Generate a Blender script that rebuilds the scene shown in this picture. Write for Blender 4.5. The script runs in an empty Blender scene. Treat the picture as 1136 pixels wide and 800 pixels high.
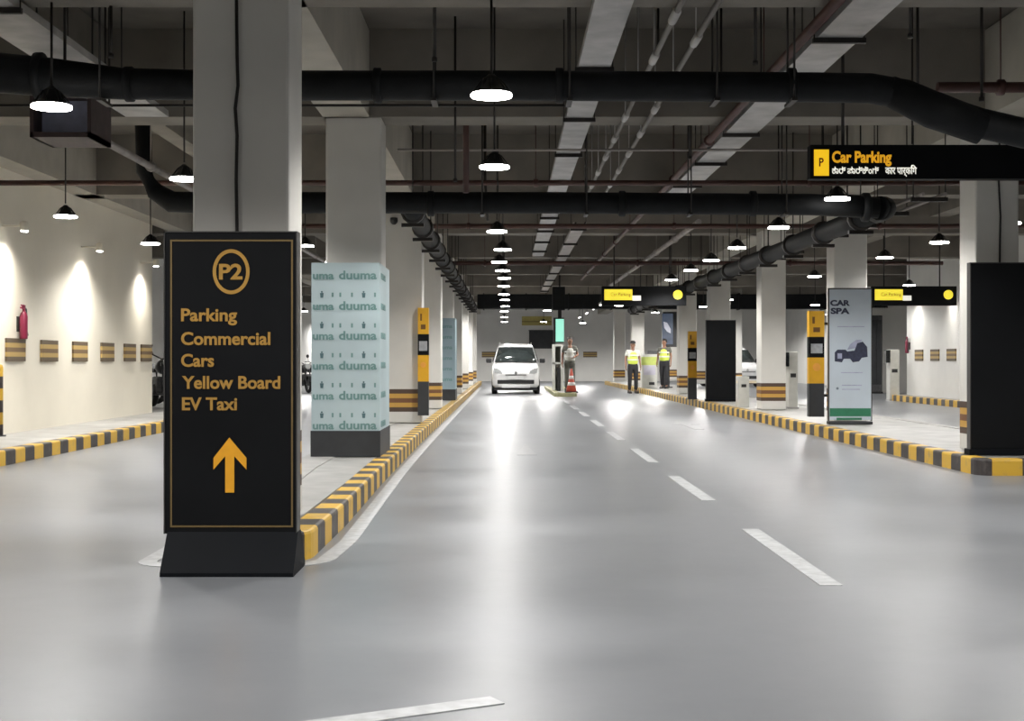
import bpy, bmesh, math, random
from mathutils import Vector, Matrix, Euler
random.seed(7)
sc = bpy.context.scene
COL = sc.collection
PI = math.pi
CAM_H, F, VX, VY = 1.1, 1500.0, 562.0, 400.0

def link(o):
    COL.objects.link(o)
    return o

# ------------------------------------------------------------------ materials
def mat(name, color, rough=0.6, metal=0.0, var=0.0, vscale=8.0, bump=0.0, bscale=60.0, spec=0.5, emit=None, estr=0.0, coat=0.0):
    m = bpy.data.materials.new(name); m.use_nodes = True
    nt = m.node_tree; b = nt.nodes['Principled BSDF']
    c = (*color, 1.0)
    b.inputs['Base Color'].default_value = c
    b.inputs['Roughness'].default_value = rough
    b.inputs['Metallic'].default_value = metal
    b.inputs['Specular IOR Level'].default_value = spec
    if coat: b.inputs['Coat Weight'].default_value = coat
    tc = nt.nodes.new('ShaderNodeTexCoord')
    if var:
        n = nt.nodes.new('ShaderNodeTexNoise'); n.inputs['Scale'].default_value = vscale; n.inputs['Detail'].default_value = 5
        nt.links.new(tc.outputs['Object'], n.inputs['Vector'])
        r = nt.nodes.new('ShaderNodeValToRGB')
        r.color_ramp.elements[0].position = 0.3; r.color_ramp.elements[1].position = 0.7
        r.color_ramp.elements[0].color = (*[max(0, x*(1-var)) for x in color], 1)
        r.color_ramp.elements[1].color = (*[min(1, x*(1+var*0.6)) for x in color], 1)
        nt.links.new(n.outputs['Fac'], r.inputs['Fac'])
        nt.links.new(r.outputs['Color'], b.inputs['Base Color'])
    if bump:
        n2 = nt.nodes.new('ShaderNodeTexNoise'); n2.inputs['Scale'].default_value = bscale; n2.inputs['Detail'].default_value = 3
        nt.links.new(tc.outputs['Object'], n2.inputs['Vector'])
        bp = nt.nodes.new('ShaderNodeBump'); bp.inputs['Strength'].default_value = bump; bp.inputs['Distance'].default_value = 0.01
        nt.links.new(n2.outputs['Fac'], bp.inputs['Height'])
        nt.links.new(bp.outputs['Normal'], b.inputs['Normal'])
    if emit:
        b.inputs['Emission Color'].default_value = (*emit, 1)
        b.inputs['Emission Strength'].default_value = estr
    return m

def srgb(r, g, b):
    f = lambda v: (v/255/12.92 if v/255 <= 0.04045 else ((v/255+0.055)/1.055)**2.4)
    return (f(r), f(g), f(b))

def floor_material():
    m = bpy.data.materials.new('polished_concrete'); m.use_nodes = True
    nt = m.node_tree; b = nt.nodes['Principled BSDF']
    tc = nt.nodes.new('ShaderNodeTexCoord')
    def noise(scale, vec, detail=5, rough=0.55):
        mp = nt.nodes.new('ShaderNodeMapping'); mp.inputs['Scale'].default_value = vec
        nt.links.new(tc.outputs['Object'], mp.inputs['Vector'])
        n = nt.nodes.new('ShaderNodeTexNoise'); n.inputs['Scale'].default_value = scale
        n.inputs['Detail'].default_value = detail; n.inputs['Roughness'].default_value = rough
        nt.links.new(mp.outputs['Vector'], n.inputs['Vector'])
        return n
    n1 = noise(0.55, (1, 1.6, 1)); n2 = noise(5.0, (1, 1, 1), 6, 0.65)
    mix = nt.nodes.new('ShaderNodeMix'); mix.data_type = 'FLOAT'; mix.inputs[0].default_value = 0.3
    nt.links.new(n1.outputs['Fac'], mix.inputs[2]); nt.links.new(n2.outputs['Fac'], mix.inputs[3])
    r = nt.nodes.new('ShaderNodeValToRGB')
    r.color_ramp.elements[0].position = 0.32; r.color_ramp.elements[1].position = 0.7
    r.color_ramp.elements[0].color = (0.165, 0.174, 0.188, 1); r.color_ramp.elements[1].color = (0.225, 0.234, 0.25, 1)
    nt.links.new(mix.outputs[0], r.inputs['Fac']); nt.links.new(r.outputs['Color'], b.inputs['Base Color'])
    rr = nt.nodes.new('ShaderNodeMapRange'); rr.inputs['From Min'].default_value = 0.3; rr.inputs['From Max'].default_value = 0.7
    rr.inputs['To Min'].default_value = 0.30; rr.inputs['To Max'].default_value = 0.36
    nt.links.new(n1.outputs['Fac'], rr.inputs['Value']); nt.links.new(rr.outputs['Result'], b.inputs['Roughness'])
    n3 = noise(2.2, (1, 1, 1), 3)
    bp = nt.nodes.new('ShaderNodeBump'); bp.inputs['Strength'].default_value = 0.012; bp.inputs['Distance'].default_value = 0.01
    nt.links.new(n3.outputs['Fac'], bp.inputs['Height']); nt.links.new(bp.outputs['Normal'], b.inputs['Normal'])
    b.inputs['Specular IOR Level'].default_value = 1.0
    return m

def stripes_u(name, c1, c2, block):
    """kerb paint: alternate blocks along the UV u axis (metres along the kerb)"""
    m = bpy.data.materials.new(name); m.use_nodes = True
    nt = m.node_tree; b = nt.nodes['Principled BSDF']
    uv = nt.nodes.new('ShaderNodeTexCoord'); sp = nt.nodes.new('ShaderNodeSeparateXYZ')
    nt.links.new(uv.outputs['UV'], sp.inputs[0])
    d = nt.nodes.new('ShaderNodeMath'); d.operation = 'DIVIDE'; d.inputs[1].default_value = 2*block
    nt.links.new(sp.outputs['X'], d.inputs[0])
    fr = nt.nodes.new('ShaderNodeMath'); fr.operation = 'FRACT'; nt.links.new(d.outputs[0], fr.inputs[0])
    gt = nt.nodes.new('ShaderNodeMath'); gt.operation = 'GREATER_THAN'; gt.inputs[1].default_value = 0.5
    nt.links.new(fr.outputs[0], gt.inputs[0])
    n = nt.nodes.new('ShaderNodeTexNoise'); n.inputs['Scale'].default_value = 9; n.inputs['Detail'].default_value = 6
    nt.links.new(uv.outputs['Object'], n.inputs['Vector'])
    mx = nt.nodes.new('ShaderNodeMix'); mx.data_type = 'RGBA'
    nt.links.new(gt.outputs[0], mx.inputs[0]); mx.inputs[6].default_value = (*c1, 1); mx.inputs[7].default_value = (*c2, 1)
    wr = nt.nodes.new('ShaderNodeMapRange'); wr.inputs['From Min'].default_value = 0.55; wr.inputs['From Max'].default_value = 0.8
    wr.inputs['To Max'].default_value = 0.5
    nt.links.new(n.outputs['Fac'], wr.inputs['Value'])
    mx2 = nt.nodes.new('ShaderNodeMix'); mx2.data_type = 'RGBA'
    nt.links.new(wr.outputs[0], mx2.inputs[0]); nt.links.new(mx.outputs[2], mx2.inputs[6]); mx2.inputs[7].default_value = (0.2, 0.18, 0.15, 1)
    nt.links.new(mx2.outputs[2], b.inputs['Base Color']); b.inputs['Roughness'].default_value = 0.5
    return m

def bands_z(name, bands, base, rough=0.55):
    """paint bands by height in the object's own coordinates: bands = [(z, colour from z up)], constant ramp"""
    m = bpy.data.materials.new(name); m.use_nodes = True
    nt = m.node_tree; b = nt.nodes['Principled BSDF']
    tc = nt.nodes.new('ShaderNodeTexCoord'); sp = nt.nodes.new('ShaderNodeSeparateXYZ')
    nt.links.new(tc.outputs['Object'], sp.inputs[0])
    cur = None
    n = nt.nodes.new('ShaderNodeTexNoise'); n.inputs['Scale'].default_value = 1.8; n.inputs['Detail'].default_value = 5
    nt.links.new(tc.outputs['Object'], n.inputs['Vector'])
    r = nt.nodes.new('ShaderNodeValToRGB'); r.color_ramp.elements[0].position = 0.3; r.color_ramp.elements[1].position = 0.7
    r.color_ramp.elements[0].color = (*[x*0.9 for x in base], 1); r.color_ramp.elements[1].color = (*base, 1)
    nt.links.new(n.outputs['Fac'], r.inputs['Fac'])
    cur = r.outputs['Color']
    for z0, z1, c in bands:
        a = nt.nodes.new('ShaderNodeMath'); a.operation = 'GREATER_THAN'; a.inputs[1].default_value = z0
        c2 = nt.nodes.new('ShaderNodeMath'); c2.operation = 'LESS_THAN'; c2.inputs[1].default_value = z1
        nt.links.new(sp.outputs['Z'], a.inputs[0]); nt.links.new(sp.outputs['Z'], c2.inputs[0])
        ml = nt.nodes.new('ShaderNodeMath'); ml.operation = 'MULTIPLY'
        nt.links.new(a.outputs[0], ml.inputs[0]); nt.links.new(c2.outputs[0], ml.inputs[1])
        mx = nt.nodes.new('ShaderNodeMix'); mx.data_type = 'RGBA'
        nt.links.new(ml.outputs[0], mx.inputs[0]); nt.links.new(cur, mx.inputs[6]); mx.inputs[7].default_value = (*c, 1)
        cur = mx.outputs[2]
    nt.links.new(cur, b.inputs['Base Color']); b.inputs['Roughness'].default_value = rough
    return m

YEL = (0.64, 0.39, 0.04); BLK = (0.042, 0.035, 0.034)
STRIPE_D = (0.075, 0.045, 0.03); STRIPE_Y = (0.52, 0.30, 0.06); STRIPE_B = (0.17, 0.075, 0.03)
def five(z0, z1):
    h = (z1-z0)/5
    cs = [STRIPE_D, STRIPE_Y, STRIPE_B, STRIPE_Y, STRIPE_D]
    return [(z0+i*h, z0+(i+1)*h, cs[i]) for i in range(5)]

M = {}
M['floor'] = floor_material()
M['island'] = mat('island_concrete', (0.36, 0.355, 0.34), 0.5, var=0.2, vscale=3, bump=0.15)
M['wall'] = mat('warm_white_wall', (0.74, 0.695, 0.59), 0.7, var=0.05, vscale=1.2, bump=0.06)
M['wallgrey'] = mat('white_wall', (0.76, 0.75, 0.72), 0.7, var=0.06, vscale=1.2, bump=0.06)
M['ceil'] = mat('raw_concrete_soffit', (0.135, 0.122, 0.103), 0.85, var=0.3, vscale=1.4, bump=0.3)
M['beam'] = mat('beam_concrete', (0.19, 0.172, 0.146), 0.8, var=0.22, vscale=1.8, bump=0.2)
M['beamlight'] = mat('pale_beam', (0.40, 0.375, 0.32), 0.8, var=0.15, vscale=1.8, bump=0.15)
M['column'] = bands_z('painted_column', five(0.17, 0.51), (0.66, 0.645, 0.605))
STRIPE_D = (0.11, 0.08, 0.05); STRIPE_Y = (0.42, 0.29, 0.10); STRIPE_B = (0.16, 0.10, 0.05)
M['guard'] = bands_z('striped_wall_guard', five(-0.15, 0.15), (0.4, 0.3, 0.1))
M['kerb'] = stripes_u('kerb_paint', YEL, BLK, 0.29)
M['paint'] = mat('road_paint', (0.50, 0.51, 0.52), 0.45, var=0.22, vscale=14)
M['fadedpaint'] = mat('faded_road_paint', (0.30, 0.305, 0.315), 0.35, var=0.2, vscale=14)
M['black'] = mat('black_sign_panel', (0.006, 0.0065, 0.0075), 0.6, var=0.2, vscale=3, spec=0.12)
M['blackbase'] = mat('black_base_panel', (0.004, 0.005, 0.007), 0.6, var=0.2, vscale=3, spec=0.12)
M['edge'] = mat('panel_edge', (0.05, 0.048, 0.046), 0.4, var=0.1)
M['gold'] = mat('gold_lettering', (0.38, 0.21, 0.04), 0.5, var=0.08, vscale=20)
M['goldline'] = mat('gold_border', (0.15, 0.10, 0.035), 0.5, var=0.08, vscale=20)
M['orange'] = mat('orange_arrow', (0.78, 0.36, 0.015), 0.5, var=0.06, vscale=20)
M['pipe'] = mat('black_pipe_lagging', (0.006, 0.007, 0.008), 0.65, var=0.4, vscale=6, bump=0.2, spec=0.25)
M['redpipe'] = mat('red_brown_pipe', (0.07, 0.028, 0.022), 0.5, var=0.3, vscale=6)
M['rod'] = mat('dark_steel_rod', (0.025, 0.022, 0.02), 0.5, 0.4, var=0.2)
M['galv'] = mat('galvanised_steel', (0.42, 0.41, 0.40), 0.5, 0.35, var=0.25, vscale=4)
M['conduit'] = mat('grey_conduit', (0.34, 0.31, 0.29), 0.5, 0.2, var=0.25, vscale=4)
M['darkconduit'] = mat('dark_grey_conduit', (0.11, 0.10, 0.09), 0.5, 0.2, var=0.25, vscale=4)
M['lampbody'] = mat('dark_lamp_body', (0.02, 0.02, 0.02), 0.4, 0.3, var=0.2)
M['diffuser'] = mat('lamp_diffuser', (0.9, 0.9, 0.88), 0.4, var=0.02, emit=(1.0, 0.97, 0.92), estr=36.0)
M['tube'] = mat('tube_diffuser', (0.9, 0.9, 0.9), 0.4, var=0.02, emit=(1.0, 0.97, 0.92), estr=6.0)
M['teal'] = mat('pale_teal_print', (0.49, 0.60, 0.63), 0.5, var=0.1, vscale=1.5)
M['tealtext'] = mat('teal_lettering', (0.17, 0.31, 0.30), 0.5, var=0.1, vscale=20)
M['tealdark'] = mat('dark_teal_icon', (0.09, 0.17, 0.19), 0.5, var=0.1, vscale=20)
M['charcoal'] = mat('charcoal_plinth', (0.032, 0.034, 0.037), 0.55, var=0.2, vscale=5)
M['bluepanel'] = mat('blue_grey_print', (0.30, 0.40, 0.45), 0.5, var=0.15, vscale=1.5)
M['ivory'] = mat('pale_blue_print', (0.52, 0.59, 0.66), 0.5, var=0.08, vscale=1.5)
M['navy'] = mat('navy_print', (0.03, 0.035, 0.07), 0.5, var=0.3, vscale=30)
M['greyprint'] = mat('grey_print', (0.16, 0.2, 0.25), 0.5, var=0.2, vscale=30)
M['lilac'] = mat('lilac_print', (0.36, 0.38, 0.52), 0.5, var=0.2, vscale=10)
M['green'] = mat('green_print', (0.03, 0.19, 0.10), 0.5, var=0.15, vscale=10)
M['amber'] = mat('amber_panel', (0.72, 0.38, 0.015), 0.45, var=0.08, vscale=6)
M['amberlit'] = mat('orange_symbol', (0.80, 0.36, 0.06), 0.45, var=0.1, vscale=6)
M['brownmark'] = mat('brown_symbol', (0.16, 0.07, 0.01), 0.5, var=0.1, vscale=6)
M['silver'] = mat('silver_panel', (0.42, 0.43, 0.45), 0.35, 0.2, var=0.3, vscale=12)
M['signyel'] = mat('backlit_yellow', (0.85, 0.55, 0.02), 0.5, var=0.02, emit=(1.0, 0.58, 0.015), estr=0.75)
M['signyel2'] = mat('backlit_yellow_text', (0.7, 0.4, 0.02), 0.5, var=0.02, emit=(1.0, 0.46, 0.02), estr=0.55)
M['signlemon'] = mat('backlit_lemon', (0.85, 0.7, 0.05), 0.5, var=0.02, emit=(1.0, 0.82, 0.06), estr=0.75)
M['signwhite'] = mat('backlit_white', (0.8, 0.8, 0.75), 0.5, var=0.02, emit=(1.0, 0.97, 0.85), estr=0.7)
M['ledgreen'] = mat('green_lit_screen', (0.3, 0.6, 0.5), 0.4, var=0.02, emit=(0.36, 0.92, 0.70), estr=0.85)
M['carwhite'] = mat('white_car_paint', (0.74, 0.74, 0.74), 0.25, var=0.02, coat=0.6)
M['glass'] = mat('dark_car_glass', (0.03, 0.037, 0.037), 0.08, var=0.1, spec=0.8)
M['tyre'] = mat('tyre_rubber', (0.015, 0.015, 0.016), 0.8, var=0.2, vscale=20)
M['plastic'] = mat('black_plastic', (0.02, 0.02, 0.021), 0.5, var=0.2)
M['headlamp'] = mat('headlamp_lens', (0.6, 0.62, 0.62), 0.12, 0.3, var=0.1, vscale=20)
M['plate'] = mat('number_plate_white', (0.75, 0.75, 0.75), 0.5, var=0.05)
M['chrome'] = mat('chrome', (0.6, 0.6, 0.6), 0.2, 1.0, var=0.05)
M['bike'] = mat('dark_motorcycle_paint', (0.02, 0.021, 0.024), 0.3, var=0.3, coat=0.4)
M['bikegrey'] = mat('engine_grey', (0.12, 0.12, 0.125), 0.4, 0.6, var=0.3, vscale=20)
M['red'] = mat('extinguisher_red', (0.16, 0.010, 0.034), 0.35, var=0.1)
M['conered'] = mat('cone_orange_red', (0.62, 0.10, 0.06), 0.5, var=0.1)
M['conewhite'] = mat('cone_reflective_white', (0.75, 0.73, 0.7), 0.4, var=0.05)
M['kiosk'] = mat('kiosk_off_white', (0.58, 0.58, 0.54), 0.45, var=0.08)
M['kioskgreen'] = mat('kiosk_lime_band', (0.50, 0.58, 0.15), 0.5, var=0.1)
M['lavender'] = mat('kiosk_lavender_panel', (0.55, 0.53, 0.62), 0.5, var=0.08)
M['screen'] = mat('dark_screen', (0.012, 0.014, 0.016), 0.15, var=0.2)
M['bluescreen'] = mat('screen_blue_image', (0.05, 0.06, 0.09), 0.3, var=0.4, vscale=5, emit=(0.05, 0.07, 0.11), estr=0.7)
M['palescreen'] = mat('screen_pale_image', (0.5, 0.5, 0.55), 0.3, var=0.1, emit=(0.5, 0.52, 0.6), estr=0.5)
M['skin'] = mat('brown_skin', (0.23, 0.115, 0.07), 0.55, var=0.1, vscale=20)
M['hair'] = mat('black_hair', (0.012, 0.01, 0.009), 0.6, var=0.3, vscale=40)
M['hivis'] = mat('hi_vis_yellow', (0.62, 0.74, 0.10), 0.6, var=0.1)
M['reflect'] = mat('reflective_tape', (0.7, 0.7, 0.68), 0.3, 0.2, var=0.05)
M['shirt'] = mat('pale_shirt', (0.55, 0.55, 0.50), 0.8, var=0.1)
M['darkcloth'] = mat('dark_trousers', (0.02, 0.02, 0.023), 0.85, var=0.3)
M['greycloth'] = mat('grey_trousers', (0.10, 0.10, 0.085), 0.85, var=0.3)
M['shoe'] = mat('black_shoe', (0.015, 0.014, 0.013), 0.5, var=0.2)
M['paleyellow'] = mat('boom_cream', (0.78, 0.68, 0.50), 0.5, var=0.05)
M['mediankerb'] = mat('median_yellow_paint', (0.36, 0.35, 0.19), 0.5, var=0.2, vscale=6)
M['backyellow'] = mat('dull_yellow_board', (0.45, 0.38, 0.12), 0.6, var=0.1)
M['boxbrown'] = mat('dark_brown_box', (0.055, 0.035, 0.035), 0.6, var=0.3)

# ------------------------------------------------------------------ mesh helpers
class MB:
    def __init__(s): s.bm = bmesh.new()
    def box(s, x0, x1, y0, y1, z0, z1, bev=0.0):
        b = s.bm
        v = [b.verts.new(p) for p in ((x0,y0,z0),(x1,y0,z0),(x1,y1,z0),(x0,y1,z0),(x0,y0,z1),(x1,y0,z1),(x1,y1,z1),(x0,y1,z1))]
        fs = [b.faces.new([v[i] for i in f]) for f in ((3,2,1,0),(4,5,6,7),(0,1,5,4),(1,2,6,5),(2,3,7,6),(3,0,4,7))]
        if bev > 0:
            es = list({e for f in fs for e in f.edges})
            bmesh.ops.bevel(b, geom=es, offset=bev, segments=2, profile=0.5, affect='EDGES')
        return s
    def lathe(s, prof, c=(0,0,0), seg=20, axis='Z', smooth=True):
        b = s.bm; rings = []
        for r, h in prof:
            ring = []
            for k in range(seg):
                a = 2*PI*k/seg
                p = (r*math.cos(a), r*math.sin(a), h)
                if axis == 'X': p = (h, r*math.cos(a), r*math.sin(a))
                if axis == 'Y': p = (r*math.sin(a), h, r*math.cos(a))
                ring.append(b.verts.new((c[0]+p[0], c[1]+p[1], c[2]+p[2])))
            rings.append(ring)
        for i in range(len(rings)-1):
            for k in range(seg):
                f = b.faces.new((rings[i][k], rings[i][(k+1)%seg], rings[i+1][(k+1)%seg], rings[i+1][k])); f.smooth = smooth
        b.faces.new(list(reversed(rings[0]))); b.faces.new(rings[-1])
        return s
    def tube(s, pts, r, seg=12, smooth=True):
        b = s.bm; pts = [Vector(p) for p in pts]; rings = []
        rs = r if isinstance(r, (list, tuple)) else [r]*len(pts)
        for i, p in enumerate(pts):
            if i == 0: d = pts[1]-p
            elif i == len(pts)-1: d = p-pts[i-1]
            else: d = (pts[i+1]-p).normalized()+(p-pts[i-1]).normalized()
            d.normalize()
            up = Vector((0,0,1)) if abs(d.z) < 0.9 else Vector((0,1,0))
            a = d.cross(up).normalized(); c = a.cross(d).normalized()
            rings.append([b.verts.new(p + rs[i]*(math.cos(2*PI*k/seg)*a + math.sin(2*PI*k/seg)*c)) for k in range(seg)])
        for i in range(len(rings)-1):
            for k in range(seg):
                f = b.faces.new((rings[i][k], rings[i][(k+1)%seg], rings[i+1][(k+1)%seg], rings[i+1][k])); f.smooth = smooth
        b.faces.new(list(reversed(rings[0]))); b.faces.new(rings[-1])
        return s
    def prism(s, pts, axis, a, c):
        """polygon extruded along an axis from a to c; pts in the other two coordinates"""
        b = s.bm
        def P(u, v, w):
            return {'Y': (u, w, v), 'X': (w, u, v), 'Z': (u, v, w)}[axis]
        lo = [b.verts.new(P(u, v, a)) for u, v in pts]; hi = [b.verts.new(P(u, v, c)) for u, v in pts]
        b.faces.new(lo); b.faces.new(list(reversed(hi)))
        n = len(pts)
        for i in range(n): b.faces.new((lo[i], hi[i], hi[(i+1)%n], lo[(i+1)%n]))
        return s
    def torus(s, c, R, r, axis='X', seg=24, rs=10):
        b = s.bm; rings = []
        for i in range(seg):
            a = 2*PI*i/seg; ring = []
            for j in range(rs):
                t = 2*PI*j/rs; rad = R + r*math.cos(t); h = r*math.sin(t)
                p = (h, rad*math.cos(a), rad*math.sin(a)) if axis == 'X' else (rad*math.cos(a), h, rad*math.sin(a)) if axis == 'Y' else (rad*math.cos(a), rad*math.sin(a), h)
                ring.append(b.verts.new((c[0]+p[0], c[1]+p[1], c[2]+p[2])))
            rings.append(ring)
        for i in range(seg):
            for j in range(rs):
                f = b.faces.new((rings[i][j], rings[(i+1)%seg][j], rings[(i+1)%seg][(j+1)%rs], rings[i][(j+1)%rs])); f.smooth = True
        return s
    def build(s, name, m, parent=None, loc=None):
        bmesh.ops.recalc_face_normals(s.bm, faces=s.bm.faces)
        me = bpy.data.meshes.new(name); s.bm.to_mesh(me); s.bm.free()
        me.materials.append(m)
        o = link(bpy.data.objects.new(name, me))
        if parent: o.parent = parent
        if loc: o.location = loc
        return o

def tag(o, label, cat, group=None, kind=None):
    o['label'] = label; o['category'] = cat
    if group: o['group'] = group
    if kind: o['kind'] = kind
    return o
def struct(o, label=None):
    o['kind'] = 'structure'
    if label: o['label'] = label
    return o
def thing(name, label, cat, loc=(0,0,0), rz=0, group=None):
    o = link(bpy.data.objects.new(name, None)); o.location = loc; o.rotation_euler = (0,0,rz)
    o.empty_display_size = 0.1
    return tag(o, label, cat, group)
def kids(o): return [c for c in bpy.data.objects if c.parent == o]
def copy_tree(o, parent=None):
    c = link(o.copy())
    if parent: c.parent = parent
    for ch in kids(o): copy_tree(ch, c)
    return c
def P(x, y, d):
    """world point seen at photo pixel x, y at depth d"""
    return ((x-VX)*d/F, d, CAM_H + (VY-y)*d/F)

def text(s, m, parent, x0, z0, y, width=None, cap=0.06, extrude=0.002, bold=0.0, align='LEFT', name='lettering', rz=0.0, spacing=1.0):
    """raised lettering facing the camera side (-y); x0, z0 = start of the baseline, cap = capital height in metres"""
    cu = bpy.data.curves.new(name, 'FONT'); cu.body = s; cu.size = 1.0; cu.extrude = extrude*8; cu.offset = bold; cu.space_character = spacing
    cu.resolution_u = 4
    o = bpy.data.objects.new(name, cu); COL.objects.link(o)
    dg = bpy.context.evaluated_depsgraph_get()
    me = bpy.data.meshes.new_from_object(o.evaluated_get(dg))
    bpy.data.objects.remove(o); bpy.data.curves.remove(cu)
    me.name = name
    xs = [v.co.x for v in me.vertices]
    if not xs: return None
    mn, mxx = min(xs), max(xs)
    sy = cap/0.727
    sx = (width/(mxx-mn)) if width else sy
    R = Matrix.Rotation(rz, 4, 'Z')
    for v in me.vertices:
        p = Vector(((v.co.x-mn)*sx, -v.co.z*extrude/ (extrude*8), v.co.y*sy))
        if align == 'CENTER': p.x -= (mxx-mn)*sx/2
        v.co = R @ p
    me.materials.clear(); me.materials.append(m)
    ob = link(bpy.data.objects.new(name, me)); ob.location = (x0, y, z0)
    if parent: ob.parent = parent
    return ob

# ------------------------------------------------------------------ the setting
SLAB, SOF = 4.46, 3.566
struct(MB().box(-13, 17, -6, 72.3, -0.3, 0).build('floor', M['floor']), 'grey polished concrete floor of the driving lanes')
struct(MB().box(-13, 17, -6, 72.3, SLAB, SLAB+0.3).build('ceiling', M['ceil']), 'bare concrete ceiling slab')
# walls
struct(MB().box(-6.75, -6.45, -6, 24.6, 0, SLAB).build('wall_left', M['wall']), 'warm white wall along the raised walkway')
struct(MB().box(-13, -6.75, 20, 20.3, 0, SLAB).build('wall_left_return', M['wallgrey']))
struct(MB().box(-8.9, -8.6, 20.3, 72, 0, SLAB).build('wall_left_far', M['wallgrey']))
struct(MB().box(-13, 17, 72, 72.3, 0, SLAB).build('wall_back', M['wallgrey']), 'far end wall of the car park')
struct(MB().box(11.1, 11.4, 16, 37.5, 0, SLAB).build('wall_right', M['wallgrey']), 'white side wall beyond the second lane')
struct(MB().box(11.4, 17, 16, 16.3, 0, SLAB).build('wall_right_return', M['wallgrey']))
struct(MB().box(11.4, 14.2, 46, 46.3, 0, SLAB).build('wall_right_recess', M['wallgrey']))
struct(MB().box(14.2, 14.5, 16.3, 72, 0, SLAB).build('wall_right_far', M['wallgrey']))

# kerbs: profile swept along a path, painted blocks by length
def sweep_kerb(name, path, m, w=0.15, h=0.16, side=1, u0=0.0, z0=0.0):
    """path = outer foot line; side=+1 puts the kerb body on the left of the walking direction"""
    bm = bmesh.new(); uvl = bm.loops.layers.uv.new('uv')
    pts = [Vector((x, y, 0)) for x, y in path]
    fine = []; ul = []; u = u0
    for i in range(len(pts)-1):
        d = (pts[i+1]-pts[i]); L = d.length; n = max(1, int(L/0.5))
        for k in range(n):
            fine.append(pts[i]+d*(k/n)); ul.append(u+L*k/n)
        u += L
    fine.append(pts[-1]); ul.append(u)
    prof = [(0.0, 0.0), (0.0, h-0.02), (0.006, h-0.006), (0.02, h), (w, h), (w, 0.0)]
    rings = []
    for i, p in enumerate(fine):
        a = fine[max(0, i-1)]; c = fine[min(len(fine)-1, i+1)]
        d = (c-a).normalized(); nrm = Vector((-d.y, d.x, 0))*side
        rings.append([bm.verts.new((p.x+nrm.x*o, p.y+nrm.y*o, z0+z)) for o, z in prof])
    np_ = len(prof)
    for i in range(len(rings)-1):
        for k in range(np_-1):
            vs = (rings[i][k], rings[i+1][k], rings[i+1][k+1], rings[i][k+1])
            f = bm.faces.new(vs)
            for lp in f.loops:
                lp[uvl].uv = (ul[i] if lp.vert in rings[i] else ul[i+1], 0)
    for ring, uu in ((rings[0], ul[0]), (rings[-1], ul[-1])):
        f = bm.faces.new(ring)
        for lp in f.loops: lp[uvl].uv = (uu, 0)
    bmesh.ops.recalc_face_normals(bm, faces=bm.faces)
    me = bpy.data.meshes.new(name); bm.to_mesh(me); bm.free(); me.materials.append(m)
    return struct(link(bpy.data.objects.new(name, me)))
def arc(cx, cy, r, a0, a1, n=6):
    return [(cx+r*math.cos(math.radians(a0+(a1-a0)*k/n)), cy+r*math.sin(math.radians(a0+(a1-a0)*k/n))) for k in range(n+1)]

# centre-left island (columns), nose towards the camera
lk = [(-2.0, 62), (-2.0, 12), (-1.87, 8.6), (-1.87, 7.6)] + arc(-1.69, 7.54, 0.18, 180, 270) + arc(-1.28, 7.56, 0.2, 270, 360)[0:] + [(-1.07, 9.0), (-1.11, 12.0), (-1.14, 18), (-1.14, 62)]
sweep_kerb('kerb_island', lk[4:], M['kerb'], side=1, u0=0.27)
sweep_kerb('kerb_island_plain', lk[:5], M['island'], w=0.32, side=1)
struct(MB().box(-1.78, -1.25, 7.5, 62, 0, 0.152).build('floor_island', M['island']), 'raised concrete strip carrying the row of columns')
# right island, corner towards the camera
rk = [(4.5, 62), (4.5, 13.05)] + arc(4.62, 13.02, 0.12, 180, 270, 4) + [(6.4, 12.9)]
# blocks on the front face are larger: 0.29 along, matched by the phase
sweep_kerb('kerb_island_opposite', rk, M['kerb'], side=1, u0=0.12)
sweep_kerb('kerb_island_opposite_plain', [(6.4, 12.9), (6.4, 62)], M['island'], side=1)
struct(MB().box(4.62, 6.3, 13.02, 62, 0, 0.152).build('floor_island_opposite', M['island']))
# walkway along the left wall
sweep_kerb('kerb_walkway', [(-5.25, -5), (-5.25, 24.9), (-5.3, 26.2)], M['kerb'], side=1, u0=0.26)
struct(MB().box(-6.45, -5.38, -5, 26, 0, 0.152).build('floor_walkway', M['island']))
struct(MB().box(-8.6, -6.45, 24.7, 40, 0, 0.152).build('floor_parking_bay', M['island']))
# far right wall kerb
sweep_kerb('kerb_far_wall', [(10.55, 16), (10.55, 37.4)], M['kerb'], side=-1, u0=0.0)
struct(MB().box(10.68, 11.1, 16, 37.5, 0, 0.15).build('floor_far_walkway', M['island']))

# columns
LX = (-1.836, -1.27)
left_cols = [7.9, 13.72, 20.3, 26.3, 32.4, 38.6, 44.8, 51, 57]
right_cols = [(13.9, 4.82, 5.27), (20.35, 4.93, 5.43), (25.7, 4.84, 5.31), (32.3, 4.85, 5.35), (38.2, 4.87, 5.37), (52.5, 4.85, 5.35), (61, 4.85, 5.35)]
def column(x0, x1, y, d, label):
    o = MB().box(x0, x1, y, y+d, 0, SOF-0.15, 0.02).build('column', M['column'], loc=(0, 0, 0.16))
    return struct(o, label)
n_ = ['first', 'second', 'third', 'fourth', 'fifth', 'sixth', 'seventh', 'eighth', 'ninth']
for i, y in enumerate(left_cols): column(LX[0], LX[1], y, 0.5, f'square off-white column, {n_[i]} of the row behind the P2 sign')
for i, (y, a, b) in enumerate(right_cols): column(a, b, y, 0.5, f'square off-white column, {n_[i]} of the row beside the car wash banner')
for y in (46.5, 55.0, 63.5):
    column(7.35, 8.1, y, 0.6, 'square white column far down the second lane' )

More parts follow.
